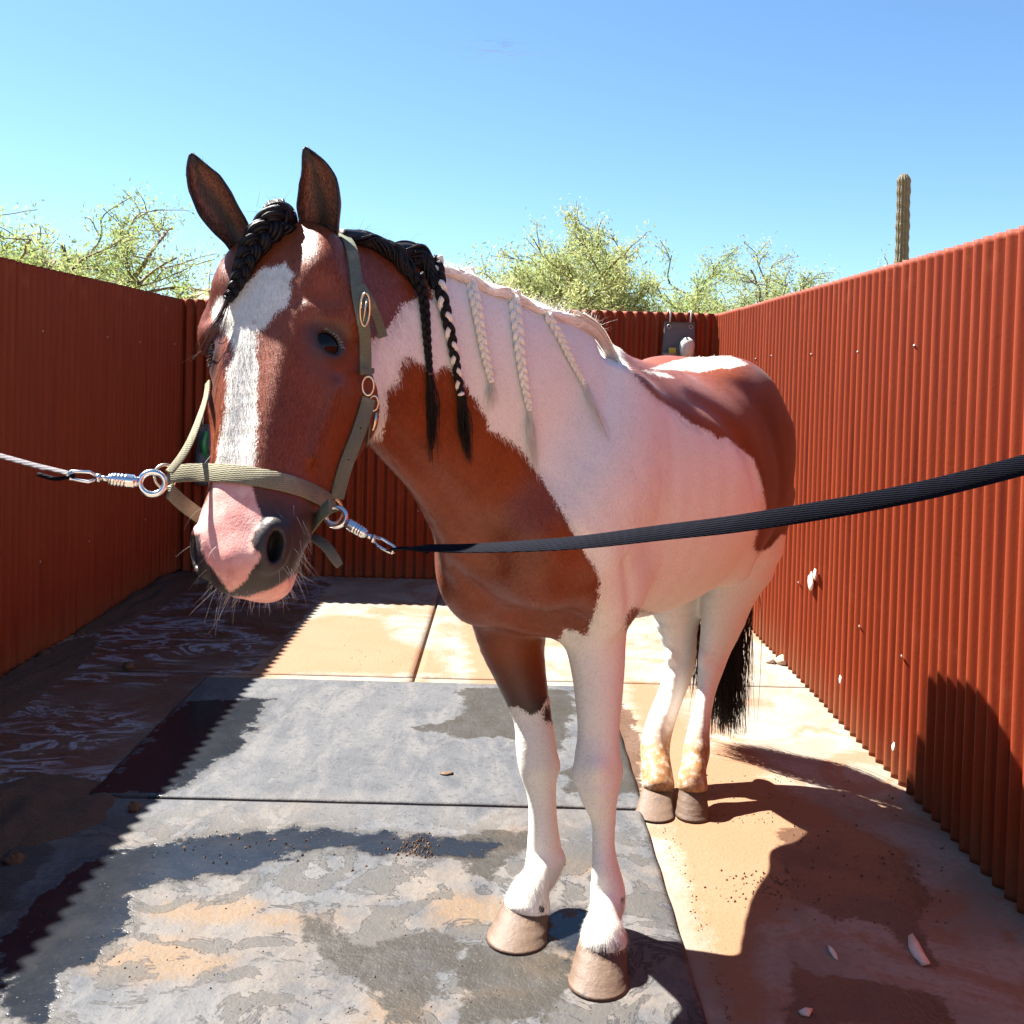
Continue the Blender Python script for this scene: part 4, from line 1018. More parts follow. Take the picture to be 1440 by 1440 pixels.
# ---- hooves
def hoof(px, pyc, pyb, xl, xr, tl, tr, tipx, legpt, toe):
    """px: bottom centre; xl,xr bottom edges; tl,tr coronet edges"""
    gb = G(px, pyb, .0155 if px < 900 else .003); w_ = (xr-xl)/2*gb[1]/F; fwd = unit(-B_*.9+np.array([toe, 0, 0]))
    side = np.cross(fwd, Z_); gb = gb-fwd*0; vh = unit([gb[0], gb[1], 0]); cb_ = gb+vh*w_*1.0
    top = legpt; wt = (tr-tl)/2*gb[1]/F*.97
    V = []; Fq = []; n = 28; K = 12
    for k in range(K+1):
        f = k/K; f2 = f
        cen = np.array([cb_[0], cb_[1], 0])*(1-f2)+np.array([top[0], top[1], 0])*f2; z = .0155*(1 if px < 900 else .2)+(top[2]-.0155)*f
        rr = w_*(1-f2)+wt*f2; rr *= 1+.012*math.sin(f*21)+(.02 if k == 0 else 0)
        for j in range(n):
            a = 2*math.pi*j/n; x = math.sin(a); y = math.cos(a)
            yy = y*1.04 if y > 0 else y*.9
            V.append(cen+side*rr*x*(1 if y > -.5 else .9)+fwd*rr*yy+Z_*(z+(0.012*(-y)*f if y < 0 else 0.0)*-1))
    for k in range(K):
        for j in range(n): Fq.append((k*n+j, k*n+(j+1) % n, (k+1)*n+(j+1) % n, (k+1)*n+j))
    Fq.append(list(range(n))[::-1]); Fq.append([K*n+j for j in range(n)])
    h = mesh_obj('hoof', V, Fq, M_hoof, HO)
    return cen, wt
hoof(841, 1378, 1408, 797, 887, 813, 885, 0, P(849, 1316, 2.29), -.12)
hoof(727, 1318, 1343, 685, 776, 707, 777, 0, P(742, 1266, 2.46), -.25)
hoof(921, 1138, 1157, 893, 950, 903, 948, 0, P(925, 1100, 3.225), -.35)
hoof(974, 1138, 1157, 949, 999, 955, 995, 0, P(975, 1100, 3.16), -.25)

# ---- short hair: tufts along colour borders, fetlocks
def strands(name, roots, dirs, lens, wd, mat, parent, curl=.25, seg=3, kind='stuff', droop=.3, jit=.12, nrm=None, **kw):
    n = len(roots); roots = np.asarray(roots); D_ = np.asarray(dirs)+RNG.normal(0, jit, (n, 3)); D_ /= np.linalg.norm(D_, axis=1)[:, None]
    L = np.asarray(lens)[:, None]; bend = RNG.normal(0, curl, (n, 3)); pts = []
    for k in range(seg+1):
        f = k/seg; pts.append(roots+D_*L*f+bend*L*f*f*.5+np.array([0, 0, -1])*L*f*f*droop)
    view = np.array([0, 0, CAMZ])-roots; sd_ = np.cross(D_, view); sd_ = RNG.normal(0, .5, (n, 3))*np.linalg.norm(sd_, axis=1)[:, None]+sd_; sd_ /= np.linalg.norm(sd_, axis=1)[:, None]
    if nrm is not None:
        sd_ = np.cross(D_, nrm)+RNG.normal(0, .25, (n, 3)); sd_ /= np.linalg.norm(sd_, axis=1)[:, None]; fl_ = (np.cross(sd_, D_)*nrm).sum(1) < 0; sd_[fl_] *= -1
    V = []
    for k in range(seg+1):
        w_ = wd*(1-(k/seg)*.8)/2; V += [pts[k]-sd_*w_, pts[k]+sd_*w_]
    V = np.stack(V, 1).reshape(-1, 3); b = np.arange(n)[:, None]*(2*(seg+1)); Q = []
    for k in range(seg): Q.append(b+np.array([2*k, 2*k+1, 2*k+3, 2*k+2]))
    o = mesh_obj(name, V, np.stack(Q, 1).reshape(-1, 4), mat, parent, True, kind=kind, **kw)
    if nrm is not None: o.data.normals_split_custom_set_from_vertices(np.repeat(nrm, 2*(seg+1), axis=0).astype(float).tolist())
    return o
me = body.data; VN = np.zeros(len(BV)*3, np.float32); me.vertices.foreach_get('normal', VN) if False else None
VN = np.array([v.vector for v in me.vertex_normals]) if False else None
nn = np.empty(len(BV)*3, np.float32); me.vertex_normals.foreach_get('vector', nn); VN = nn.reshape(-1, 3)
if (VN[:200]*(BV[:200]-BV.mean(0))).sum() < 0: pass
# hair flow direction on every vertex
flow = np.where(mh[:, None], A_*1.0, B_*.55+np.array([0, 0, -.85])); flow[np.isin(GI, [3, 4, 5, 6])] = [0, 0, -1]
flow[GI == 1] = unit(B_*.35+np.array([.1, 0, -.9])); 
back_ = (~mh) & (BV[:, 2] > 1.3) & (GI == 0); flow[back_] = B_*1.0+np.array([0, 0, -.3])
flow = flow-VN*(flow*VN).sum(1)[:, None]; flow /= np.linalg.norm(flow, axis=1)[:, None]+1e-9
face_cam = (VN*(np.array([0, 0, CAMZ])-BV)).sum(1) > -.3
def coat_hair(mask, n, L0, L1, wd, mat, name, lift=.22):
    idx = np.nonzero(mask & face_cam)[0]
    if len(idx) == 0: return
    # one vertex covers about its own cell; jitter inside it
    w_ = np.where(HEADW[idx], .3, 1.0); i = RNG.choice(idx, n, p=w_/w_.sum())
    r_ = BV[i]+np.cross(VN[i], RNG.normal(0, 1, (n, 3)))*.004-VN[i]*.0006
    strands(name, r_, flow[i]+VN[i]*lift, RNG.uniform(L0, L1, n), wd, mat, body, curl=.12, seg=2, droop=.0, jit=.09, nrm=VN[i])
m = NT('white_coat_hair'); c = m.coord(); M_wc = m.fin(m.mix(m.noise(c, 160, 2), (.74, .71, .62), (.87, .85, .77)), .6, spec=.2)
m = NT('bay_coat_hair'); c = m.coord(); M_bc = m.fin(m.mix(m.noise(c, 160, 2), (.12, .022, .0045), (.225, .048, .011)), .42, spec=.42)
m = NT('dark_coat_hair'); M_dc = m.fin((.03, .018, .014), .5, spec=.3)
near = (np.abs(white) < .012) & (pink < .5) & (PYv < 1000)
vis = (PYv < 1100) & (pink < .4)
for e_ in EYES: vis &= np.linalg.norm(BV-e_[0], axis=1) > .033
coat_hair((white > .000) & (white < .010) & near & mh, 7000, .006, .012, .0006, M_wc, 'white_edge_hair', .12)
coat_hair((white > .000) & (white < .012) & near & ~mh, 8000, .010, .022, .0009, M_wc, 'white_edge_hair', .10)
coat_hair((white < .0) & (white > -.012) & near, 7000, .008, .018, .0008, M_bc, 'bay_edge_hair', .10)
coat_hair((white > .006) & vis & mh & (dark < .4), 16000, .007, .013, .0007, M_wc, 'white_face_hair', .08)
coat_hair((white < -.004) & vis & mh & (dark < .25), 42000, .006, .011, .0006, M_bc, 'bay_face_hair', .08)
coat_hair((white < -.008) & vis & ~mh & (dark < .25), 34000, .009, .016, .0009, M_bc, 'bay_body_hair', .04)
coat_hair((white > .010) & vis & ~mh & (BV[:, 2] > .5), 30000, .009, .016, .0009, M_wc, 'white_body_hair', .04)
# feathering over the hooves
fm_ = np.isin(GI, [3, 4]) & (BV[:, 2] < .150) & (BV[:, 2] > .085)
coat_hair(fm_, 3000, .012, .024, .0007, M_wc, 'fetlock_hair', .16)
# crest fringe
def hit_or(px, py, off=0.0):
    for r in (0, 4, 8, 12, 18, 26):
        for k in range(8 if r else 1):
            p = hit(px+r*math.cos(k*math.pi/4+math.pi/2), py+r*math.sin(k*math.pi/4+math.pi/2), off=off)
            if p is not None: return p

# ------------------------------------------------------------------ mane, braids, tail, whiskers
def path3(pts, off, n=40, lift=None):
    """picture way-points laid on the surface of the horse"""
    q = []
    for i, (x, y) in enumerate(pts):
        p = hit_or(x, y, off if lift is None else lift[i]); q.append(p)
    return catmull(np.array(q), n)
def frame(C):
    T = np.gradient(C, axis=0); T /= np.linalg.norm(T, axis=1)[:, None]
    vw = np.array([0, 0, CAMZ])-C; nrm = vw-T*(vw*T).sum(1)[:, None]; nrm /= np.linalg.norm(nrm, axis=1)[:, None]
    return T, nrm, np.cross(T, nrm)
def braid(name, C, r0, r1, lam, mats, tail_px=None, fuzz=130, mat_tail=None, sub=7):
    """three plaited strands round the line C, each strand a bundle of hair locks"""
    if name == 'braid': r0, r1, lam = r0*.84, r1*.84, lam*.88
    seglen = np.linalg.norm(np.diff(C, axis=0), axis=1).sum(); lam = lam*2.3; n = int(seglen/lam*26)+12; C = catmull(C, n)
    T, nrm, sd_ = frame(C); s_ = np.concatenate([[0], np.cumsum(np.linalg.norm(np.diff(C, axis=0), axis=1))]); R = r0+(r1-r0)*s_/s_[-1]
    ph = np.cumsum(np.concatenate([[0], np.diff(s_)/(lam*(R[1:]/r0)**.75)]))*2*math.pi
    root = None
    for k in range(3):
        a = ph+k*2*math.pi/3
        c = C+sd_*(R*.62*np.sin(a))[:, None]+nrm*(R*.42*np.sin(2*a))[:, None]
        t2 = np.gradient(c, axis=0); t2 /= np.linalg.norm(t2, axis=1)[:, None]; u1 = np.cross(t2, nrm); u1 /= np.linalg.norm(u1, axis=1)[:, None]; u2 = np.cross(t2, u1)
        mb = MB(); mb.tube(c, R*.46, 7)
        for q in range(sub):
            b = 2*math.pi*q/sub+k; tw = b+s_*12
            mb.tube(c+(u1*np.cos(tw)[:, None]+u2*np.sin(tw)[:, None])*(R*.38)[:, None], R*.20, 5)
        o = mb.build(name if k == 0 else 'braid_strand', mats[k % len(mats)], HO if k == 0 else root)
        if k == 0: root = o
    i = RNG.integers(0, n, fuzz)
    strands('flyaway_hair', C[i]+RNG.normal(0, .3, (fuzz, 3))*R[i][:, None], T[i]*.8+nrm[i]*.4+RNG.normal(0, .5, (fuzz, 3)), RNG.uniform(.01, .03, fuzz), .0004, mats[0], root, seg=3)
    MB().tube([C[-1]-T[-1]*.002, C[-1]+T[-1]*.004], R[-1]*1.05, 8).build('hair_tie', mat_tail or mats[0], root)
    if tail_px is not None:
        E = tail_px; m_ = 110 if mats[0] is M_black else 42; V0 = C[-1]+RNG.normal(0, R[-1]*.4, (m_, 3)); mb = MB()
        for j in range(m_):
            f = RNG.uniform(.55, 1.05); e = C[-1]+(E-C[-1])*f+RNG.normal(0, .006, 3)
            mid = (V0[j]+e)/2+nrm[-1]*.004+RNG.normal(0, .0045, 3)
            mb.tube(catmull([V0[j], mid, e], 6), np.array([.0011, .0012, .0011, .0009, .0006, .0003])*(1 if m_ > 50 else .65), 3, False)
        mb.build('braid_tail', mats[0], root)
    return root
def end(px, py, off=.012): return hit_or(px, py, off)
# black braids on the neck
braid('braid', path3([(578, 392), (590, 428), (596, 475), (600, 524)], .010, lift=[.02, .012, .008, .008]), .0125, .0070, .030, [M_black], end(606, 642, .008), mat_tail=M_bayh)
braid('braid', path3([(604, 374), (613, 412), (625, 458), (634, 500), (643, 552)], .010, lift=[.022, .014, .011, .010, .010]), .0155, .0085, .036, [M_black, M_black, M_whair], end(656, 645, .008), mat_tail=M_whisk)
# white braids
braid('braid', path3([(655, 386), (664, 425), (673, 475), (681, 512), (687, 534)], .010), .0150, .0085, .034, [M_whair], end(690, 575, .004))
braid('braid', path3([(717, 415), (723, 460), (728, 505), (735, 548), (741, 574)], .010), .0170, .0080, .040, [M_whair], end(753, 672, .005))
braid('braid', path3([(766, 446), (784, 476), (800, 508), (818, 540)], .009), .0120, .0065, .028, [M_whair], end(856, 622, .004))
# forelock braid hanging over the forehead
fb = braid('forelock_braid', path3([(398, 318), (378, 340), (356, 366), (340, 396), (325, 422)], .012, lift=[.018, .020, .018, .012, .008]), .030, .0085, .045, [M_black], None, fuzz=160)
p0 = path3([(325, 420), (317, 450), (309, 478), (292, 506)], .010, 24, lift=[.010, .016, .022, .03])
mb = MB()
for j in range(24):
    q = p0+RNG.normal(0, .0022, 3)+np.linspace(0, 1, 24)[:, None]*RNG.normal(0, .006, 3); k = RNG.integers(15, 24); mb.tube(q[:k], np.linspace(.0009, .0003, k), 3, False)
mb.build('forelock_tail', M_bayh, fb)
# mane rolled along the crest: bundles of locks following the neck's top line
def roll(name, pts, r, mat, n_l, wav, fuzz, fl=(.015, .04), wd=.0005):
    C = []
    for (x, y), rr in zip(pts, r): C.append(hit_or(x, y, 0.0))
    C = np.array(C); R = np.array(r); n = 46
    A2 = catmull(np.hstack([C, R[:, None]]), n); C = A2[:, :3]; R = A2[:, 3]; T, nrm, sd_ = frame(C)
    C = C+np.array([0, 0, 1])*R[:, None]*.35+nrm*R[:, None]*.25
    mb = MB(); s_ = np.linspace(0, 1, n)*np.linalg.norm(np.diff(C, axis=0), axis=1).sum()
    mb.tube(C, R*.8, 10)
    for j in range(n_l):
        b = RNG.uniform(0, 2*math.pi); tw = b+s_*wav*(1 if j % 2 else -.7)+RNG.normal(0, .2); rr = R*RNG.uniform(.62, .92)*(1+.12*np.sin(s_*wav*1.7+b))
        c = C+(sd_*np.cos(tw)[:, None]+np.cross(T, sd_)*np.sin(tw)[:, None])*rr[:, None]
        a = RNG.integers(0, n-18); e = RNG.integers(a+16, n+1)
        w_ = np.interp(np.linspace(0, 1, e-a), [0, .2, .8, 1], [.3, 1, 1, .2])*R[a:e].mean()*.16; mb.tube(c[a:e], w_, 5)
    o = mb.build(name, mat, HO)
    i = RNG.integers(0, n, fuzz)
    strands('flyaway_hair', C[i]+RNG.normal(0, .6, (fuzz, 3))*R[i][:, None], np.array([0, 0, 1.0])+T[i]*.8+RNG.normal(0, .55, (fuzz, 3)), RNG.uniform(*fl, fuzz), wd, mat, o, seg=3, droop=.25)
    return o
roll('forelock', [(412, 318), (398, 312), (384, 322), (368, 345), (354, 372)], [.018, .030, .030, .024, .014], M_black, 44, 60, 90)
roll('black_mane', [(478, 335), (505, 341), (530, 350), (552, 362), (572, 384), (588, 408)], [.016, .020, .019, .021, .017, .010], M_black, 60, 34, 110)
roll('black_mane', [(548, 356), (570, 360), (590, 370), (604, 386), (610, 410)], [.016, .024, .025, .018, .010], M_black, 60, 30, 60)
roll('white_mane', [(606, 374), (632, 386), (660, 396), (690, 412)], [.009, .013, .014, .010], M_whair, 46, 30, 330)
roll('white_mane', [(684, 410), (705, 414), (730, 424), (756, 438)], [.009, .014, .013, .009], M_whair, 46, 30, 330)
roll('white_mane', [(752, 436), (775, 444), (798, 450), (820, 458), (838, 470)], [.010, .012, .013, .012, .006], M_whair, 46, 18, 420, (.02, .06))
# loose mane lying down the shoulder from the withers
ln = path3([(800, 450), (832, 470), (860, 505), (884, 545)], .006, 30, lift=[.012, .014, .006, .004]); T, nrm, sd_ = frame(ln); mb = MB()
for j in range(150):
    a = RNG.integers(0, 6); e = RNG.integers(14, 30); o_ = RNG.normal(0, .010)*(1-np.linspace(0, .6, 30)); q = ln+sd_*o_[:, None]+nrm*RNG.uniform(-.004, .004)
    mb.tube(q[a:e], np.linspace(.0013, .0004, e-a), 3, False)
mb.build('loose_mane', M_whair, HO)
# tail
mb = MB(); d0 = Bd(1.20, 0, 1.22)
core = catmull([Bd(1.10, 0, 1.30), Bd(1.22, 0, 1.24), Bd(1.285, -.0, 1.08), Bd(1.30, .0, .88)], 16); mb.tube(core, np.linspace(.035, .02, 16), 8)
tb = [P(1024, 1031, 3.72), P(1010, 950, 3.72)]
for j in range(1500):
    s0 = RNG.uniform(.1, 1); p = core[int(s0*15)]+RNG.normal(0, .014, 3)
    left = j % 8 == 0
    xb = RNG.normal(1022, 13) if not left else RNG.uniform(955, 985)
    yb = RNG.uniform(930, 1036) if not left else RNG.uniform(900, 985)
    e = P(xb+RNG.normal(0, 4), yb, 3.74+RNG.normal(0, .025)); m1 = P(1024+(xb-1024)*.9, 830, 3.72+RNG.normal(0, .03))+RNG.normal(0, .012, 3)
    m2 = (m1+e)/2+RNG.normal(0, .008, 3); e = e+RNG.normal(0, .006, 3)
    q = catmull([p, m1, m2, e], 12); mb.tube(q, np.interp(np.linspace(0, 1, 12), [0, .5, 1], [.0016, .0015, .0006]), 3, False)
mb.build('tail', M_black, HO)
# whiskers and fine chin hairs
tl = ear_t; mz = mh & (tl[:, 0] > .50)
def whisk(mask, n, L, wd, down=.5, out_=1.0, droop=.35):
    for sg in (1, -1): mask = mask & (np.linalg.norm(BV-H(n0[0], sg*n0[1], n0[2]), axis=1) > .036)
    idx = np.nonzero(mask)[0]; i = RNG.choice(idx, n); d_ = VN[i]*out_+A_*down
    return strands('whiskers', BV[i], d_, RNG.uniform(*L, n), wd, M_whisk, HO, curl=.35, seg=6, droop=droop, jit=.14)
x_, y_ = PXv, PYv
whisk(mz & (y_ > 755) & (x_ < 345) & (tl[:, 1] < -.02), 44, (.025, .055), .00045, .35, .9, .3)
whisk(mz & (y_ > 770) & (x_ > 385), 50, (.015, .040), .0004, .5, .8, .2)
whisk(mz & (y_ > 825), 60, (.008, .020), .0004, .6, .9, .1)
whisk(mz & (y_ > 700) & (x_ > 385) & (tl[:, 1] > .02) & (tl[:, 2] < -.03), 30, (.015, .035), .0004, .8, .5, .3)
whisk(mh & (y_ > 640) & (y_ < 750) & (tl[:, 1] < -.04), 10, (.03, .05), .0005, .6, .9, .4)
whisk(mh & (y_ > 430) & (y_ < 500) & (tl[:, 1] < -.08), 7, (.02, .04), .0005, -.1, 1, .1)

# ================================================================== HALTER
def webbing(name, a, b, sc_=110):
    m = NT(name); c = m.coord(); n = m.noise(c, 25, 4); n2 = m.noise(c, 240, 2)
    w1 = m.n('ShaderNodeTexWave', bands_direction='DIAGONAL'); m.l(c, w1.inputs[0]); w1.inputs['Scale'].default_value = sc_
    w2 = m.n('ShaderNodeTexWave', bands_direction='Z'); m.l(c, w2.inputs[0]); w2.inputs['Scale'].default_value = sc_
    h = m.math('ADD', m.math('MULTIPLY', w1.outputs[1], .6), m.math('ADD', w2.outputs[1], n2))
    col = m.mix(n, a, b); col = m.mix(m.math('MULTIPLY', m.smooth(h, 1.2, .5), .6), col, tuple(v*.45 for v in a)); col = m.mix(m.math('MULTIPLY', m.smooth(n, .55, .75), .4), col, tuple(v*1.4 for v in b))
    return m.fin(col, .85, m.bump(h, .4, .0015), spec=.2)
M_olive = webbing('olive_webbing', (.115, .130, .092), (.185, .20, .145)); M_tanw = webbing('sun_faded_webbing', (.17, .155, .10), (.27, .25, .165))
M_navy = webbing('dark_navy_webbing', (.0014, .0018, .005), (.0035, .0045, .011), 130); M_navy.node_tree.nodes['Principled BSDF'].inputs['Specular IOR Level'].default_value = .08; M_lead = webbing('grey_webbing', (.12, .11, .12), (.22, .2, .2), 90)
m = NT('bright_steel'); c = m.coord(); M_steel = m.fin((.72, .72, .72), m.mix(m.noise(c, 60, 3), (.12,)*3, (.32,)*3), metal=1.0)
m = NT('worn_brass'); c = m.coord(); M_brass = m.fin(m.mix(m.noise(c, 70, 3), (.62, .52, .34), (.75, .68, .5)), .3, metal=1.0)
HA = empty('halter', tuple(H(.42, 0, -.1)), label='faded olive webbing halter buckled on the horse head', cat='halter')
HC_ = lambda t: H(t, 0, -.10)
def spts(way, n=26):
    """way: (px,py,depth or None,offset); None = lay on the horse"""
    q = []
    for x, y, d, off in way:
        p = P(x, y, d) if d else hit_or(x, y, off); q.append(p)
    C = catmull(np.array(q), n); t_ = (C-HP) @ A_/HL
    nr = C-np.array([HC_(t) for t in t_]); nr /= np.linalg.norm(nr, axis=1)[:, None]; return C, nr
def push(C, nr, width, mg=.0035):
    W = np.full(len(C), width, float) if np.isscalar(width) else np.asarray(width)
    C0 = C.copy()
    for it in range(4):
        T = np.gradient(C, axis=0); T /= np.linalg.norm(T, axis=1)[:, None]; b = np.cross(T, nr); b /= np.linalg.norm(b, axis=1)[:, None]
        sh = np.zeros(len(C))
        for u in (-.5, 0, .5):
            for i, p in enumerate(C+b*(W*u)[:, None]):
                lo, n_, _, dd = TREE.find_nearest(Vector(p))
                if lo is None or dd > .06: continue
                s_ = (p-np.array(lo)) @ np.array(n_)*NSIGN
                if s_ < mg: sh[i] = max(sh[i], mg-s_)
        if sh.max() < .0003: break
        for _ in range(2): sh = np.maximum(sh, np.convolve(np.pad(sh, 1, 'edge'), [.25, .5, .25], 'valid'))
        C = C+nr*sh[:, None]
    return C
_lo, _n, _, _ = TREE.find_nearest(Vector(Bd(.45, 0, 1.9))); NSIGN = 1.0 if _n[2] > 0 else -1.0
def dstrap(name, way, width, thick, mat, n=26, holes=0, par=None, face=0.0):
    C, nr = spts(way, n)
    if face:
        v_ = np.array([unit(np.array([0, 0, CAMZ])-p) for p in C]); nr = nr+v_*face; nr /= np.linalg.norm(nr, axis=1)[:, None]
    for _ in range(6): nr[1:-1] = (nr[:-2]+2*nr[1:-1]+nr[2:])/4
    nr /= np.linalg.norm(nr, axis=1)[:, None]
    for _ in range(3):
        C = push(C, nr, width)
        for _ in range(4): C = np.vstack([C[:1], (C[:-2]+2*C[1:-1]+C[2:])/4, C[-1:]])
    C = push(C, nr, width, .002)
    o = autosmooth(MB().strap(C, nr, width, thick).build(name, mat, par or HA), 50)
    return o, C, nr
sm_ = mh & (np.abs(PYv-667) < 7); si = np.nonzero(sm_)[0][PXv[sm_].argmin()]; DS = float(BV[si, 1]); print('sil', PXv[si], DS, hit(318, 667), hit(345, 670))
nose = [(236, 668, DS+.02, 0), (262, 664, DS+.008, 0), (290, 665, DS-.006, 0), (318, 667, None, .006), (345, 670, None, .006), (375, 675, None, .006), (410, 684, None, .005), (440, 695, None, .006), (464, 704, None, .010)]
dstrap('noseband', nose, .0300, .0040, M_tanw, 40)
RL = hit_or(466, 705, .010); RR = P(232, 670, DS+.02)
jl = hit_or(505, 568, .010)
o_, C, nr = dstrap('cheek_strap', [(464, 698, None, .010), (478, 655, None, .006), (494, 618, None, .006), (507, 578, None, .008), (511, 560, None, .010)], .0255, .0045, M_olive, face=2.2)
mb = MB()
for f in (.35, .6):
    k = int(f*25); MB().tube([C[k]+nr[k]*.002, C[k]+nr[k]*.0029], .0016, 8).build('strap_hole', M_black, o_)
dstrap('cheek_strap', [(300, 538, 1.76, 0), (286, 572, 1.68, 0), (272, 612, 1.61, 0), (256, 642, 1.575, 0), (238, 664, 1.55, 0)], .0135, .004, M_tanw, face=1.5)
dstrap('crown_strap', [(478, 330, None, .004), (486, 352, None, .005), (493, 385, None, .006), (499, 415, None, .008), (505, 450, None, .008), (507, 490, None, .008), (508, 528, None, .009)], .0215, .0040, M_olive, 40, face=2.2)
dstrap('crown_tip', [(500, 408, None, .012), (510, 432, None, .017), (519, 455, None, .018), (528, 476, None, .016)], .0175, .0045, M_olive, face=2.5)
dstrap('keeper', [(499, 522, None, .013), (508, 524, None, .014), (517, 522, None, .012)], .010, .003, M_olive, 8)
# second crown layer / throat strap running back
dstrap('throat_strap', [(512, 588, None, .010), (514, 602, None, .006), (511, 622, None, .004)], .012, .003, M_olive, 10)
# chin strap
CH = [P(238, 690, 1.555), P(262, 712, 1.60), P(300, 736, 1.68), P(350, 748, 1.72), P(400, 752, 1.71), P(432, 745, 1.66), P(452, 722, 1.60), P(464, 712, 1.575)]
C = catmull(np.array(CH), 44); cn = C.mean(0); nr = np.cross(np.gradient(C, axis=0), np.array([0, -.25, -1.0])); nr = -nr/np.linalg.norm(nr, axis=1)[:, None]
autosmooth(MB().strap(C, nr, .026, .004).build('chin_strap', M_olive, HA), 50)
CT = catmull(np.array([P(424, 760, 1.70), P(440, 756, 1.68), P(458, 768, 1.66), (P(470, 784, 1.65)), P(478, 796, 1.65)]), 24)
nr = np.tile(unit([.35, -.6, .75]), (24, 1)); autosmooth(MB().strap(CT, nr, np.interp(np.arange(24), [0, 20, 23], [.022, .018, .013]), .0055).build('strap_end', M_olive, HA), 50)
def ring(c, n_, r, t, mat, name, par, sx=1.0, ax=None):
    n_ = unit(n_); a = unit(np.cross(n_, [0, 0, 1] if ax is None else ax)); b = np.cross(n_, a); q = np.linspace(0, 2*math.pi, 29)
    return MB().tube([c+a*r*sx*math.cos(x)+b*r*math.sin(x) for x in q], t, 8, False).build(name, mat, par)
vw = lambda p: unit(np.array([0, 0, CAMZ])-p)
# rectangular ring joining cheek and crown straps, snap beside it, buckle
jr = hit_or(508, 543, .014); q = []
nrm = vw(jr); a = unit(np.cross(nrm, [0, 0, 1])); b = np.cross(nrm, a)
ring(jr, nrm, .0165, .0020, M_brass, 'ring', HA, .60)
bk = hit_or(505, 432, .016); ring(bk+np.array([0, 0, -.01]), vw(bk)+np.array([.3, 0, 0]), .028, .0021, M_brass, 'buckle', HA, .30)
MB().tube([bk+np.array([-.002, -.004, -.03]), bk+np.array([.004, -.006, .008])], .0016, 6).build('buckle_tongue', M_brass, HA)
sn = hit_or(514, 566, .016); ring(sn, vw(sn), .013, .0018, M_brass, 'snap', HA, .6)
MB().tube([sn+np.array([.004, 0, -.016]), sn+np.array([.003, 0, -.034]), sn+np.array([-.001, 0, -.048])], [.003, .0042, .0025], 8).build('snap_body', M_brass, HA)
ring(RL+np.array([0, -.004, -.012]), vw(RL)+np.array([.9, 0, 0]), .021, .0026, M_brass, 'ring', HA, .9)
ring(RR, np.array([.5, -.8, .2]), .019, .0026, M_brass, 'ring', HA, .9)
m_l = MB().strap([RL+np.array([-.004, -.006, .02]), RL+np.array([-.001, -.010, .0]), RL+np.array([.001, -.006, -.014])], [vw(RL)]*3, .012, .004); m_l.build('strap_loop', M_olive, HA)

# ================================================================== CROSS TIES
def snap(par, a, b, s_=1.0):
    """quick-release snap from ring a towards b: ring, sleeve with grooves, shackle"""
    d = unit(b-a); n_ = vw(a); L = np.linalg.norm(b-a)
    k = MB(); u = np.cross(n_, d); q = np.linspace(0, 2*math.pi, 29)
    c0 = a+d*.006; k.tube([c0+d*.0175*s_*math.cos(x)+u*.0165*s_*math.sin(x) for x in q], .0047*s_, 9, False); k.build('snap_ring', M_steel, par)
    c1 = c0+d*.021*s_; Ls = .040*s_
    f = np.linspace(0, 1, 26); rr = np.where((f > .08) & (f < .92), .0098, .0075)*s_; rr = np.where((f > .45) & (f < .9) & (np.arange(26) % 3 == 0), .0080*s_, rr)
    MB().tube(c1+d*Ls*f[:, None], rr, 16).build('snap_sleeve', M_steel, par)
    c2 = c1+d*Ls; MB().tube([c2, c2+d*.012], [.0045, .004], 8).tube([c2+d*.012, c2+d*.018], [.0068, .0068], 10).build('snap_swivel', M_steel, par)
    e = c2+d*.018; w_ = .0075
    for sg in (-1, 1): MB().tube([e+u*sg*.003, e+d*.010+u*sg*w_, e+d*.034+u*sg*w_*.8, e+d*.040+u*sg*.002], .0026, 7).build('snap_shackle', M_steel, par)
    MB().tube([e+d*.036-u*w_, e+d*.036+u*w_], .003, 7).build('snap_pin', M_steel, par)
    return e+d*.036
RT = empty('cross_tie', tuple(RL), label='navy webbing cross tie running from the halter across the horse to the right wall', cat='tie strap')
a = RL+np.array([.000, -.012, -.030]); b = P(545, 768, 1.50)
e = snap(RT, P(468, 724, RL[1]-.012), P(545, 769, RL[1]-.03), 1.0)
w1 = [e, P(585, 770, 1.56), P(660, 771, 1.53), P(800, 764, 1.47), P(930, 749, 1.42), P(1060, 733, 1.36), P(1250, 700, 1.29), P(1440, 654, 1.235)]
pe = w1[-1]; dv = pe-w1[-2]; t_ = (XR-.02-pe[0])/dv[0]; w1 += [pe+dv*t_*.5+np.array([0, 0, .015]), pe+dv*t_+np.array([0, 0, .045])]
C = catmull(np.array(w1), 120); up_ = np.zeros((120, 3)); fr = np.linspace(0, 1, 120)
for i in range(120):
    v_ = vw(C[i]); k = np.interp(fr[i], [0, .12, .3, .6, 1], [.12, .18, .45, .8, .85]); up_[i] = unit(v_*k+np.array([0, 0, 1])*(1-k)*1.0)
autosmooth(MB().strap(C, up_, .0255, .0022).build('strap', M_navy, RT), 50)
MB().tube(catmull(np.array([e-np.array([.004, 0, 0]), e+np.array([.02, -.002, .004]), e+np.array([.05, -.002, .001]), e+np.array([.06, 0, -.002])]), 10), .0035, 6).build('strap_fold', M_navy, RT)
ring(C[-1]+np.array([.006, 0, 0]), [0, -1, 0.2], .018, .003, M_steel, 'wall_ring', RT)
LT = empty('cross_tie', tuple(RR), label='grey webbing cross tie running from the halter ring to the left wall', cat='tie strap')
a = P(220, 680, 1.55); b = P(118, 670, 1.52)
e = snap(LT, a, b, 1.05)
w2 = [e, P(90, 664, 1.515), P(40, 652, 1.50), P(0, 641, 1.49)]
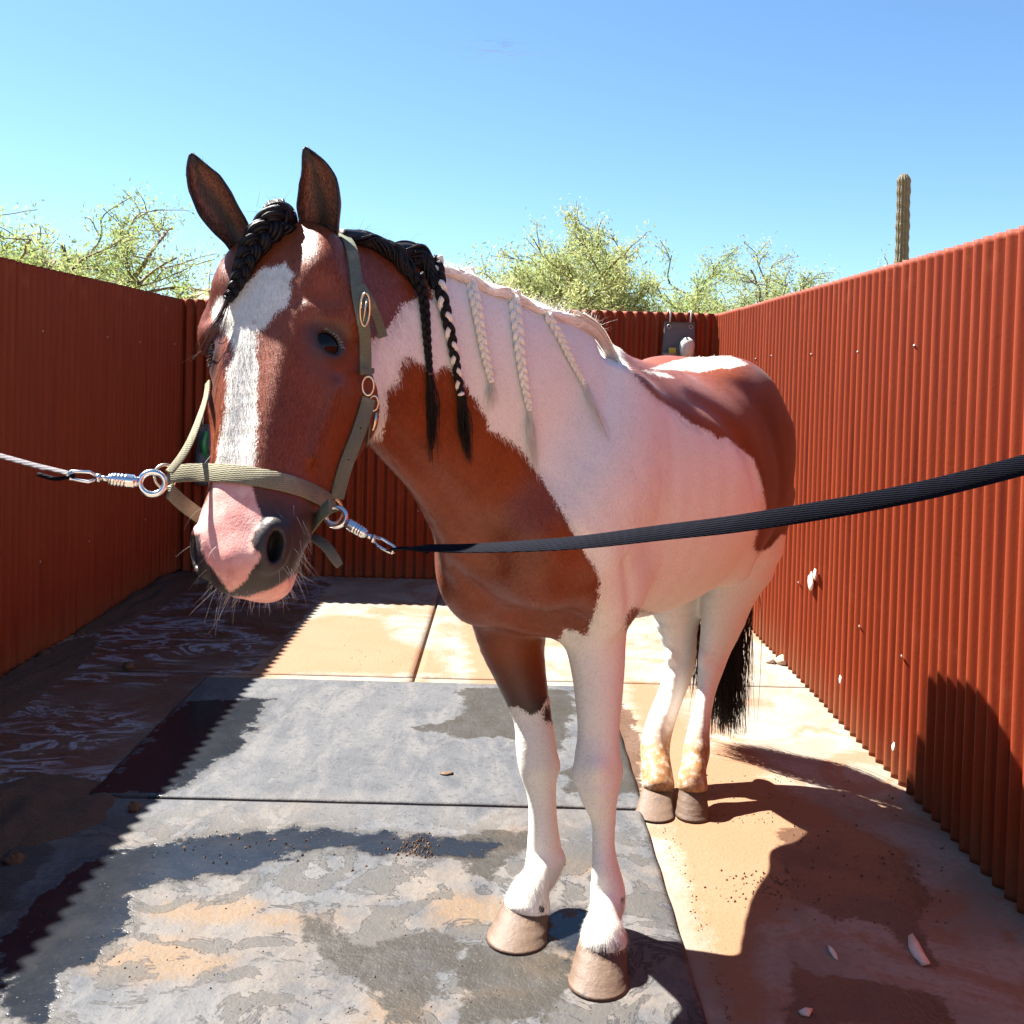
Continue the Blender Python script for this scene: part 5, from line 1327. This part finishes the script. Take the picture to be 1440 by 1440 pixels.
pe = w2[-1]; dv = w2[-1]-w2[-2]; t_ = (XL+.02-pe[0])/dv[0]; w2 += [pe+dv*t_*.5, pe+dv*t_+np.array([0, 0, .03])]
C = catmull(np.array(w2), 60); nr = np.array([unit(vw(p)*np.interp(i, [0, 12, 59], [.1, .2, .35])+np.array([0, 0, .9])) for i, p in enumerate(C)])
autosmooth(MB().strap(C, nr, .016, .0022).build('strap', M_lead, LT), 50)
MB().tube(catmull(np.array([e+np.array([.006, 0, .0]), e+np.array([-.02, -.003, -.006]), e+np.array([-.05, 0, .0])]), 10), .0035, 6).build('strap_fold', M_navy, LT)
ring(C[-1]+np.array([-.006, 0, 0]), [0, -1, 0.2], .018, .003, M_steel, 'wall_ring', LT)

# ================================================================== LITTER ON THE FLOOR
def clod(p, r, seed, sx=1.0, sy=1.0, sz=.7):
    rr = np.random.default_rng(seed); V = []; Fq = []; nu, nv = 9, 6
    for i in range(nv+1):
        th = math.pi*i/nv
        for j in range(nu):
            a = 2*math.pi*j/nu; q = r*(1+rr.normal(0, .14)); V.append((p[0]+q*sx*math.sin(th)*math.cos(a), p[1]+q*sy*math.sin(th)*math.sin(a), p[2]+q*sz*(math.cos(th)+.6)))
    for i in range(nv):
        for j in range(nu): Fq.append((i*nu+j, i*nu+(j+1) % nu, (i+1)*nu+(j+1) % nu, (i+1)*nu+j)[::-1])
    return V, Fq
m = NT('dung_brown'); c = m.coord(); n = m.noise(c, 90, 4); M_dung = m.fin(m.mix(n, (.045, .025, .012), (.13, .07, .035)), .9, m.bump(n, .8, .006))
m = NT('dark_pebble'); c = m.coord(); M_peb = m.fin(m.mix(m.noise(c, 40, 3), (.05, .03, .018), (.15, .09, .05)), .85)
m = NT('pale_stone'); c = m.coord(); M_pst = m.fin(m.mix(m.noise(c, 30, 4), (.42, .30, .20), (.65, .55, .42)), .85)
for (px, py, r, lab, mat, z) in [(188, 1140, .020, 'brown dung ball on the seam between the rubber mats', M_dung, .014), (181, 941, .028, 'dark dung clod on wet concrete near the left wall', M_dung, 0),
                                 (1100, 934, .035, 'pale stone lying at the foot of the right wall', M_pst, 0), (1083, 932, .026, 'smaller pale stone beside the stone at the right wall foot', M_pst, 0), (628, 1088, .017, 'flat black blob on the far rubber mat', M_peb, .014),
                                 (20, 1216, .030, 'brown dung ball by the dirt heap at the lower left wall', M_dung, 0), (62, 925, .03, 'small stone at the foot of the left wall', M_dung, 0)]:
    g_ = G(px, py, z); V, Fq = clod(g_, r, int(px), 1.3 if py == 1088 else 1, 1, .25 if py == 1088 else .7); mesh_obj('stone' if mat is M_pst else 'dung_clod', V, Fq, mat, label=lab, cat='stone' if mat is M_pst else 'dung')
mb = MB(); rr = np.random.default_rng(4)
def crumbs(n, fx, r0, r1, z=0.0):
    for k in range(n):
        px, py = fx(); g_ = G(px, py, z); r = rr.uniform(r0, r1)
        if XL+.03 < g_[0] < XR-.03 and g_[1] < YB-.05:
            V = [g_+rr.normal(0, 1, 3)*r*.15+r*np.array(v) for v in ((1, 0, 0), (-.5, .8, 0), (-.5, -.8, 0), (.1, .1, .9))]
            mb.add(V, [(0, 1, 3), (1, 2, 3), (2, 0, 3), (0, 2, 1)])
crumbs(220, lambda: (rr.normal(45, 38), rr.normal(1165, 38)), .004, .016)
crumbs(300, lambda: (lambda t: (t, 958-.6*t+rr.normal(4, 5)))(rr.uniform(0, 245)), .004, .013)
crumbs(110, lambda: (rr.normal(1075, 35), rr.normal(1245, 12)), .002, .006)
crumbs(90, lambda: (lambda t: (928+t*95+abs(rr.normal(0, 9))+2, 1165+t*275))(rr.uniform(0, 1)), .0012, .004)
crumbs(120, lambda: (rr.uniform(960, 1120), rr.uniform(1090, 1160)), .002, .005)
crumbs(90, lambda: (rr.uniform(1080, 1340), rr.uniform(1100, 1300)), .002, .007)
crumbs(240, lambda: (rr.uniform(100, 880), rr.uniform(1140, 1440)), .0015, .004, .014)
crumbs(90, lambda: (rr.uniform(230, 620), rr.normal(1195, 14)), .002, .007, .014)
crumbs(120, lambda: (rr.normal(585, 14), rr.normal(1193, 8)), .002, .006, .014)
crumbs(80, lambda: (rr.uniform(140, 920), 1140+rr.normal(0, 2)), .0015, .004, .010)
crumbs(140, lambda: (rr.uniform(480, 720), rr.uniform(850, 950)), .0015, .004)
mb.build('dirt_crumbs', M_peb, None, False, kind='stuff', label='loose dark crumbs of dirt and dung scattered over mats and concrete', cat='dirt')
# heaps of dirt against the left wall
def heap(cx, cy, rx, ry, h, lab, seed):
    g_ = G(cx, cy, 0); n = 60; X, Y = np.meshgrid(np.linspace(-1, 1, n), np.linspace(-1, 1, n), indexing='ij'); r = np.sqrt(X**2+Y**2); rs = np.random.default_rng(seed)
    Zz = np.clip(1-r, 0, 1)**.8*h
    for k in range(40):
        a, b, f = rs.normal(0, 9), rs.normal(0, 9), rs.uniform(0, 6); Zz += np.sin(X*a+Y*b+f)*h*.05*np.clip(1.1-r, 0, 1)
    Zz -= .012*(r > .8)+.004; V = np.stack([np.clip(g_[0]+X*rx, XL+.012, None).ravel(), (g_[1]+Y*ry).ravel(), Zz.ravel()], 1); idx = np.arange(n*n).reshape(n, n)
    mesh_obj('dirt_heap', V, np.stack([idx[:-1, :-1].ravel(), idx[1:, :-1].ravel(), idx[1:, 1:].ravel(), idx[:-1, 1:].ravel()], 1), M_dirt, label=lab, cat='dirt', kind='stuff')
m = NT('loose_dirt'); c = m.coord(); n = m.noise(c, 45, 6, .7); n2 = m.noise(c, 160, 3); M_dirt = m.fin(m.mix(n, (.05, .03, .018), (.13, .08, .048)), .95, m.bump(m.math('ADD', n, n2), .9, .02))
heap(30, 1150, .34, .38, .05, 'dark dirt and dung heap against the lower left wall', 1)
heap(0, 975, .22, 1.1, .035, 'dirt drifted along the middle foot of the left wall', 2)
heap(205, 835, .25, 1.2, .05, 'dirt drifted into the back left corner of the stall', 3)
m = NT('dry_leaf'); c = m.coord(); M_leaf = m.fin(m.mix(m.noise(c, 40, 3), (.52, .43, .34), (.70, .64, .55)), .8)
def scrap(pts, lab, z=.002, name='dry_leaf', cat='leaf', hgt=.012):
    g_ = [G(x, y, z) for x, y in pts]; c = np.mean(g_, 0); c[2] += hgt; n = len(g_); low = [p-np.array([0, 0, .0015]) for p in g_]; c2 = c-np.array([0, 0, .0015])
    for i, p in enumerate(g_): p[2] += .004*(i % 3)
    mesh_obj(name, g_+[c]+low+[c2], [(i, (i+1) % n, n) for i in range(n)]+[(n+1+(i+1) % n, n+1+i, 2*n+1) for i in range(n)]+[(i, n+1+i, n+1+(i+1) % n, (i+1) % n) for i in range(n)], M_leaf, label=lab, cat=cat)
scrap([(1277, 1316), (1283, 1314), (1292, 1330), (1301, 1342), (1308, 1356), (1296, 1358), (1285, 1346), (1277, 1332)], 'pale torn scrap lying on the shaded concrete by the right wall', name='paper_scrap', cat='scrap')
scrap([(1164, 1328), (1168, 1333), (1176, 1345), (1179, 1350), (1172, 1347), (1165, 1338)], 'thin curled dry leaf on the damp concrete in the horse shadow')
scrap([(1122, 1422), (1132, 1419), (1143, 1423), (1138, 1429), (1126, 1427)], 'small pale dry leaf near the bottom edge of the damp concrete')
m = NT('white_splatter'); M_spl = m.fin((.72, .58, .50), .8)
def blob(px, py, r, lab):
    v = P(px, py, 3.0); t = (XR-.002)/v[0]; d = 3.0*t; p = P(px, py, d); V, Fq = clod((p[0]-.004, p[1], p[2]), r, int(px), .35, 1, 1.3); mesh_obj('paint_fleck', V, Fq, M_spl, label=lab, cat='fleck')
blob(1141, 826, .030, 'largest pale fleck stuck low on the right wall'); blob(1147, 813, .018, 'small pale fleck just above the largest one on the right wall')
blob(1183, 960, .012, 'single pale fleck near the foot of the right wall'); blob(1258, 1055, .012, 'small pale fleck at the lower right of the right wall')
print('done', time.time()-T0, sum(len(o.data.polygons) for o in bpy.data.objects if o.type == 'MESH'))
